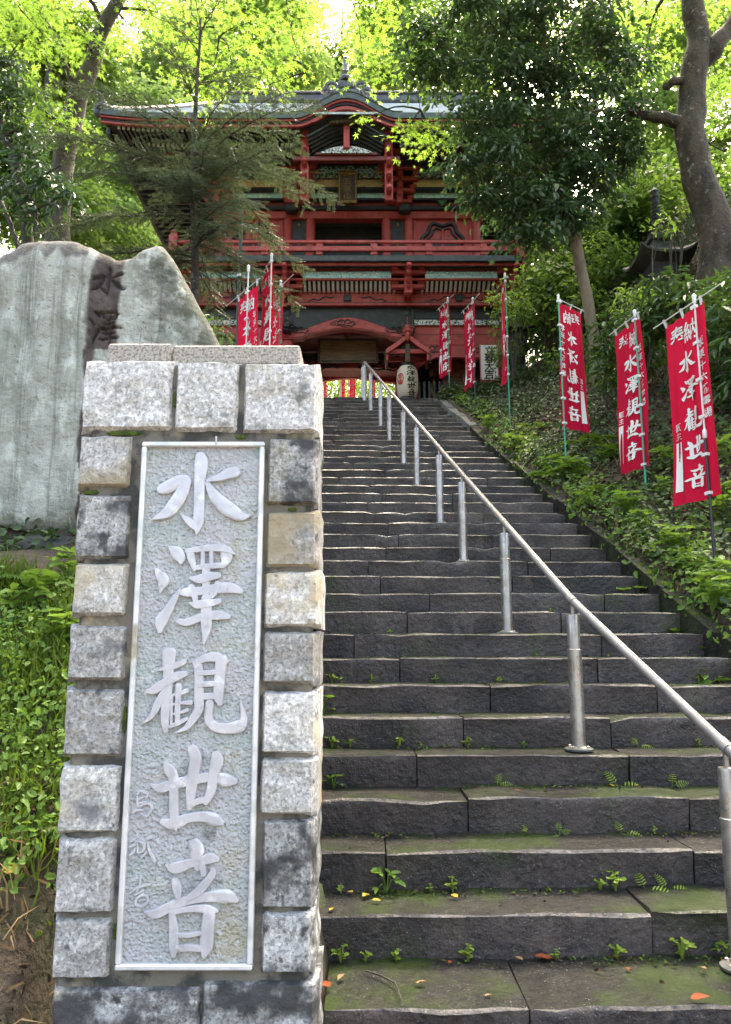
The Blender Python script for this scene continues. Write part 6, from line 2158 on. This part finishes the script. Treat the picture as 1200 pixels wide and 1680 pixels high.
def fern_mesh(seed, nf=8, L=.45, minw=.012, mat=None, np_=15, wr=.24):
    r_ = np.random.default_rng(seed)
    P, A, NN, LL = [], [], [], []
    st = MB()
    for f in range(nf):
        th = f * 6.28 / nf + r_.normal() * .25
        l = L * (.7 + .5 * r_.random())
        d = np.array([math.cos(th), math.sin(th), 0])
        side = np.array([-d[1], d[0], 0])
        pts = [d * l * t + np.array([0, 0, l * (.75 * t - .65 * t * t)]) for t in np.linspace(0, 1, np_)]
        st.tube([Vector(p) for p in pts], list(np.linspace(.004 if L > .2 else .0015, .001, np_)), 3, False)
        for i in range(2, np_):
            w = l * .30 * math.sin(math.pi * min(1, (i + 1.5) / (np_ + 1))) + l * .02
            for sg in (-1, 1):
                P.append(pts[i])
                A.append(side * sg + d * .35 + np.array([0, 0, -.25]))
                NN.append([0, 0, 1])
                LL.append(w)
    LL = np.array(LL)
    V, F = leaf_arrays(P, A, NN, LL, np.maximum(LL * wr, minw), 'oval')
    return np_mesh('fronds', V, F, mat or MT['fern']), st.mesh('frond_ribs', mat or MT['fern'])


fm_ = [fern_mesh(1), fern_mesh(2, 6, .35)]
for i, (px, py, Y, v, lab) in enumerate(((855, 745, 11.4, 1, 'small fern on the slope below the edge-on banner pole'), (915, 790, 9.8, 0, 'fern at the foot of the mirrored banner pole'), (1185, 1000, 5.9, 0, 'large fern at the right edge above the stairs'),
                                          (1190, 750, 7.8, 0, 'fern at the right edge behind the nearest banner'), (1000, 760, 9.0, 1, 'small fern left of the second banner'), (960, 700, 10.6, 0, 'fern on the dark slope right of the mirrored banner'), (880, 705, 12.0, 1, 'small fern between the edge-on and the mirrored banner'), (1020, 690, 10.0, 0, 'fern left of the second banner, high on the slope'), (60, 970, 4.2, 1, 'small fern under the lichen covered slab'))):
    p = at(px, py, Y)
    root = thing('fern', lab, 'fern', ground_pt(p.x, Y), 'ferns on the banks')
    root.rotation_euler = (0, 0, i * .9)
    mkobj('fronds', fm_[v][0], root)
    mkobj('frond_ribs', fm_[v][1], root)

# weeds in the joints of the steps
wm = [plant_mesh(4, .022, .04, .8, MT['sprout'], 11, 'round'), plant_mesh(7, .022, .055, .8, MT['sprout'], 12, 'round'), plant_mesh(6, .055, .09, .5, MT['herb'], 13), fern_mesh(5, 3, .12, .005, MT['sprout'], 9, .26), fern_mesh(6, 3, .08, .004, MT['sprout'], 8, .26), plant_mesh(3, .018, .03, .8, MT['sprout'], 14, 'round')]
ORD = {-1: 'on the landing', 0: 'on the lowest step', 1: 'on the second step', 2: 'on the third step', 3: 'on the fourth step', 4: 'on the fifth step', 5: 'on the sixth step', 6: 'on the seventh step', 7: 'on the eighth step', 8: 'on the ninth step', 9: 'on the tenth step'}
KIND = ['tiny round leaved sprout', 'tuft of round leaved sprouts', 'pointed leaved seedling', 'small fern frond', 'tiny fern', 'speck of green sprout']
weeds = [(548, 1283, 2), (530, 1165, 2), (575, 1212, 1), (545, 1205, 1), (655, 1212, 1), (768, 1219, 0), (815, 1279, 4), (1014, 1280, 3), (1048, 1217, 3), (1105, 1279, 4), (1022, 1360, 3), (918, 1364, 4), (1060, 1452, 3), (1096, 1450, 3),
         (985, 1455, 1), (1010, 1455, 1), (706, 1455, 0), (742, 1455, 0), (634, 1452, 2), (768, 1568, 0), (600, 1566, 1), (560, 1570, 1), (650, 1566, 0), (912, 1565, 0), (1012, 1565, 1), (1120, 1560, 1), (1195, 1560, 2), (560, 1425, 5), (860, 1364, 0), (1075, 1362, 0),
         (880, 1073, 0), (545, 1118, 1), (1150, 1115, 0), (1185, 1118, 1), (610, 1118, 0), (715, 1120, 0), (560, 1118, 0), (1000, 1075, 5), (940, 1118, 5), (640, 1040, 5), (760, 1000, 5), (905, 1000, 5), (1070, 968, 1), (1050, 940, 1), (820, 1118, 5), (690, 1218, 0), (860, 1219, 5), (1150, 1215, 0)]


def riser_base_py(k):     # pixel row of the foot of the riser that rises from tread k
    y, z = Y0 + (k + 1) * TREAD, RISE * (k + 1)
    a = math.atan2(z - EYE, y)
    return 840 - FPX * math.tan(a - PITCH)


used = set()
for (px, py, v) in weeds:
    k = min(range(-1, 14), key=lambda q: abs(riser_base_py(q) - py))
    y = Y0 + (k + 1) * TREAD - .025
    x = at(px, riser_base_py(k), y).x
    c = float(cx(y))
    fr_ = (x - c) / 1.5
    pos = 'at the left end' if fr_ < -.75 else 'left of the rail' if fr_ < -.25 else 'just left of the rail' if fr_ < 0 else 'just right of the rail' if fr_ < .4 else 'towards the right end' if fr_ < .85 else 'at the right end'
    lab = f"{KIND[v]} {ORD.get(k, 'on a middle step')} {pos}"
    while lab in used:
        lab = lab.replace('sprout', 'green sprout', 1) if ' green' not in lab and 'sprout' in lab else lab + (', beside another' if 'beside another' not in lab else ' and a third')
    used.add(lab)
    root = thing('step_weed', lab, 'weed', (x, y + .028 * (x - 1.2), RISE * (k + 1) - .004), 'weeds growing in the joints of the steps')
    root.rotation_euler = (0, 0, px * .7)
    ws = .65 + .7 * ((px * 7919) % 100) / 100
    root.scale = (ws, ws, ws)
    if v in (3, 4): root.rotation_euler = (R(50), 0, .3 * math.sin(px))
    a, b = wm[v]
    mkobj('leaves', a, root)
    mkobj('stems', b, root)

# moss cushions and crumbs of litter along the feet of the risers
Pm, Pd = [], []
for k in range(-1, 13):
    y = Y0 + (k + 1) * TREAD
    c = float(cx(y))
    n = 420 if k < 3 else 240
    for lst, m, depth in ((Pm, n, .05), (Pd, n // 3, .10)):
        x = rng.uniform(c - 1.75, c + 1.5, m)
        keep = rng.random(m) < np.clip(.45 + .6 * np.sin(x * 3.1 + k * 2.2) + .3 * np.sin(x * 8.3 + k), .05, 1)
        x = x[keep]
        yy = y - np.abs(rng.normal(size=len(x))) * depth - .004
        lst.append(np.stack([x, yy + .028 * (x - 1.2), np.full(len(x), RISE * (k + 1) - .002)], -1))
for nm, lab, lst, mt_, sz in (('moss', 'specks of green moss along the feet of the risers', Pm, MT['moss'], .016), ('litter_crumbs', 'crumbs of brown litter lying on the treads', Pd, MT['litter'], .020)):
    P = np.concatenate(lst)
    n = len(P)
    A = rng.normal(size=(n, 3)) * np.array([1, 1, .5 if nm == 'moss' else .12])
    L = sz * (.5 + rng.random(n))
    V, F = leaf_arrays(P + np.array([0, 0, .006]), A, rng.normal(size=(n, 3)) * .6 + np.array([0, 0, 1.0]), L, L * .6, 'oval')
    tag(mkobj(nm, np_mesh(nm, V, F, mt_)), lab, 'moss' if nm == 'moss' else 'litter', kind='stuff')

# fallen leaves
fl = []
for i, (mt_, asp) in enumerate((('leaf_red', .6), ('leaf_tan', .5), ('leaf_yellow', .55))):
    for j in range(2):
        r_ = np.random.default_rng(i * 2 + j)
        T = []
        nseg = 7
        vs, fs = [], []
        for q in range(nseg + 1):
            t = q / nseg
            w_ = asp * .5 * math.sin(math.pi * (t ** .8)) + .01
            curl_ = .25 * (t - .5) ** 2
            for s in (-1, 0, 1):
                vs.append((t - .5, s * w_ * (1 - .1 * (q % 2)), curl_ + (.18 * abs(s) * math.sin(math.pi * t)) + .02 * r_.normal()))
        for q in range(nseg):
            for s in (0, 1):
                a_ = q * 3 + s
                fs.append((a_, a_ + 1, a_ + 4, a_ + 3))
        fl.append(MB().add(vs, fs).mesh('fallen_leaf', MT[mt_], True))
leafs = [(893, 1572, 0, .085, 'curled dark red leaf at the foot of the lowest riser'), (850, 1570, 2, .05, 'brown curled leaf left of the curled red leaf'), (738, 1578, 0, .035, 'small red leaf on the landing near its middle'), (1150, 1642, 1, .075, 'brown dead leaf at the right of the landing'),
         (535, 1612, 0, .07, 'rust brown leaf on the landing against the pillar'), (560, 1600, 2, .05, 'tan leaf on the landing against the pillar'), (1012, 1573, 0, .04, 'small rust leaf below the right end of the lowest riser'), (1030, 1592, 1, .03, 'tiny rust leaf on the landing right of the middle'),
         (600, 1468, 4, .06, 'yellow leaf beside the pointed seedling on the lowest step'), (618, 1476, 5, .045, 'small yellow leaf right of the yellow leaf on the lowest step'), (575, 1462, 5, .045, 'yellow leaf at the left end of the lowest step'), (545, 1490, 4, .04, 'yellow leaf on the lowest step against the pillar'),
         (690, 1553, 3, .05, 'curled pale leaf on the edge of the lowest step'), (1003, 1289, 4, .05, 'pale yellow petal-like leaf below the small fern frond'), (1045, 1288, 4, .045, 'yellow leaf right of the pale petal-like leaf'), (850, 1298, 0, .03, 'tiny red leaf on the edge of the fourth step'),
         (745, 1470, 4, .05, 'thin yellow leaf on the lowest step near its middle'), (1190, 1580, 1, .04, 'small rust leaf at the right end of the landing'), (800, 1632, 2, .03, 'tiny tan leaf on the landing below the middle'), (1155, 1592, 3, .035, 'small pale leaf right of the landing middle')]
for i, (px, py, v, s, lab) in enumerate(leafs):
    # find the tread under this pixel
    best = None
    for k in range(-1, 8):
        z = RISE * (k + 1)
        d = at(px, py, 1.0)
        t = (z - EYE) / (d.z - EYE) if abs(d.z - EYE) > 1e-6 else 9
        y = t
        ya, yb2 = (3.2, Y0) if k == -1 else (Y0 + k * TREAD, Y0 + (k + 1) * TREAD)
        if t > 0 and ya - .03 <= y <= yb2 + .03: best = (k, min(max(y, ya + .03), yb2 - .03), z)
    if best is None: best = (-1, 3.4, 0)
    k, y, z = best
    x = at(px, py, y).x
    o = mkobj('fallen_leaf', fl[v], None, (x, y + .028 * (x - 1.2), z + .006))
    tag(o, lab, 'leaf', 'fallen leaves on the steps')
    o.scale = (s, s, s * .8)
    o.rotation_euler = (R(8 * math.sin(i * 3)), R(8 * math.cos(i * 5)), i * 2.1)
p = at(15, 1470, 2.85)
o = mkobj('fallen_leaf', fl[4], None, ground_pt(p.x, 2.85) + Vector((0, 0, .05)))
tag(o, 'large yellow leaf lying on the bank at the left edge', 'leaf', 'fallen leaves on the banks')
o.scale = (.06, .07, .04)
o.rotation_euler = (R(45), 0, .5)
tw = [(600, 1592), (625, 1600), (648, 1612), (655, 1630), (664, 1655)]
pts = []
for (x, y) in tw:
    d = at(x, y, 1.0)
    yy = (0 - EYE) / (d.z - EYE)
    q = at(x, y, yy)
    pts.append(Vector((q.x, q.y + .028 * (q.x - 1.2), .012)))
tag(MB().tube(pts, [.003, .004, .004, .003, .002], 5).build('twig', MT['bark_dark'], None, smooth=True), 'thin dark twig lying on the landing', 'twig')

# ------------------------------------------------------------------ stone pagoda, stone lantern, pole, far banners
px0 = at(1085, 470, 13)
gz = float(H(px0.x, 13))
pg = thing('stone_pagoda', 'stone pagoda, tree shade put in its colour, with upturned roof corners and ringed spire among the trees on the right', 'stone pagoda', (px0.x, 13, gz))
X_, Y_ = px0.x, 13
zb0, zb1 = zz(492, 13), zz(437, 13)
MB().box(X_ - .42, X_ + .42, Y_ - .42, Y_ + .42, gz - .3, zb0 - .10, .03).build('plinth', MT['stone'], pg)
MB().box(X_ - .34, X_ + .34, Y_ - .34, Y_ + .34, zb0 - .098, zb0, .02).build('lower_step', MT['stone'], pg)
MB().box(X_ - .24, X_ + .24, Y_ - .24, Y_ + .24, zb0 + .002, zb1, .02).build('body', MT['stone'], pg)


def square_roof(x, y, z, w, h, lift, n=12):
    mb = MB()
    vs, fs = [], []
    for lv, (s, hz, lf) in enumerate(((.55, -.10, 0), (1, 0, 1), (1, .10, 1), (.62, .34, .25), (.40, .62, 0), (.30, 1, 0))):
        for side in range(4):
            for i in range(n):
                t = -1 + 2 * i / n
                q = [(t, -1), (1, t), (-t, 1), (-1, -t)][side]
                vs.append((x + q[0] * w * s, y + q[1] * w * s, z + hz * h + lf * lift * (max(abs(t), 0) ** 3)))
    m = 4 * n
    for lv in range(5):
        for i in range(m):
            fs.append((lv * m + i, lv * m + (i + 1) % m, (lv + 1) * m + (i + 1) % m, (lv + 1) * m + i))
    fs.append(tuple(range(m))[::-1])
    fs.append(tuple(5 * m + i for i in range(m)))
    return mb.add(vs, fs)


square_roof(X_, Y_, zb1 + .02, .50, .42, .16).build('roof', MT['stone'], pg, smooth='auto')
MB().box(X_ - .20, X_ + .20, Y_ - .2, Y_ + .2, zb1 + .44, zb1 + .56, .02).build('dew_basin', MT['stone'], pg)
prof = [(.16, 0), (.18, .06), (.10, .10)]
for k in range(8):
    z = .12 + k * .075
    prof += [(.065, z), (.095 - k * .003, z + .012), (.095 - k * .003, z + .045), (.065, z + .058)]
prof += [(.06, .74), (.09, .80), (.07, .86), (.085, .92), (.01, 1.02)]
MB().lathe(prof, 14, (X_, Y_, zb1 + .562)).build('ringed_spire', MT['stone'], pg, smooth='auto')

p = at(852, 600, 16.4)
sx_, sy_ = p.x, 16.4
gz = float(H(sx_, sy_))
sl_ = thing('stone_lantern', 'mossy stone lantern half hidden by leaves right of the gate', 'stone lantern', (sx_, sy_, gz))
zt_ = zz(540, sy_)
MB().lathe([(.30, 0), (.32, .10), (.22, .16), (.17, .22), (.155, .5), (.175, .56), (.175, .62), (.155, .68), (.15, max(.9, zt_ - gz - .62)), (.20, max(.95, zt_ - gz - .56)), (.26, max(1.0, zt_ - gz - .48))], 16, (sx_, sy_, gz)).build('shaft', MT['stone'], sl_, smooth='auto')
MB().box(sx_ - .17, sx_ + .17, sy_ - .17, sy_ + .17, zt_ - .475, zt_ - .12, .03).build('fire_box', MT['stone'], sl_)
square_roof(sx_, sy_, zt_ - .115, .36, .25, .07).build('roof', MT['stone'], sl_, smooth='auto')
MB().lathe([(.06, 0), (.10, .05), (.08, .12), (.01, .2)], 12, (sx_, sy_, zt_ + .13)).build('jewel', MT['stone'], sl_, smooth='auto')

p = at(396, 360, 13)
mp_ = thing('metal_pole', 'thin dark metal pole with a ring clamp in front of the left gate balcony', 'pole', (p.x, 13, float(H(p.x, 13))))
MB().tube([(p.x, 13, float(H(p.x, 13)) - .2), (p.x, 13, zz(345, 13))], .032, 10).build('shaft', MT['greenblack'], mp_, smooth='auto')
MB().lathe([(.034, -.03), (.045, -.028), (.045, .028), (.034, .03)], 12, (p.x, 13, zz(452, 13))).build('ring_clamp', MT['steel'], mp_, smooth='auto')

for i, (px, py, h, lab, w_) in enumerate(((541, 641, .55, 'small red and white banner beyond the gate passage, leftmost', .17), (573, 634, .8, 'red banner beyond the gate passage beside the rail end', .13), (586, 630, .7, 'red banner high beyond the gate passage, right of its neighbour', .22), (622, 640, .6, 'red and white banner beyond the gate passage beside the lantern', .15))):
    Y = 26.0
    p = at(px, py, Y)
    root = thing('far_banner', lab, 'banner', (p.x - .3, Y, TOPZ), 'banners beyond the gate passage')
    MB().tube([(p.x - .3, Y, TOPZ), (p.x - .3, Y, p.z + h * .6)], .02, 8).build('pole', MT['pole_white'], root)
    mb = MB()
    vs, fs = [], []
    for j in range(9):
        for k in range(5):
            vs.append((p.x - .27 + w_ * k / 4, Y - .03 + .04 * math.sin(k * 1.7 + j * .6), p.z + h * .55 - h * j / 8 * 1.3))
    for j in range(8):
        for k in range(4):
            fs.append((j * 5 + k, j * 5 + k + 1, (j + 1) * 5 + k + 1, (j + 1) * 5 + k))
    c_ = mb.add(vs, fs).build('cloth', MT['cloth'], root, smooth=True)
    mb = MB()
    for j, ch in enumerate('観世音'):
        glyph_flat(ch, lambda a, b, l, j=j: (p.x - .24 + w_ * .75 * a, Y - .09, p.z + h * .45 - h * .40 * (j + b * .9)), 0, mb)
    mb.build('printed_characters', MT['ink_white'], c_)
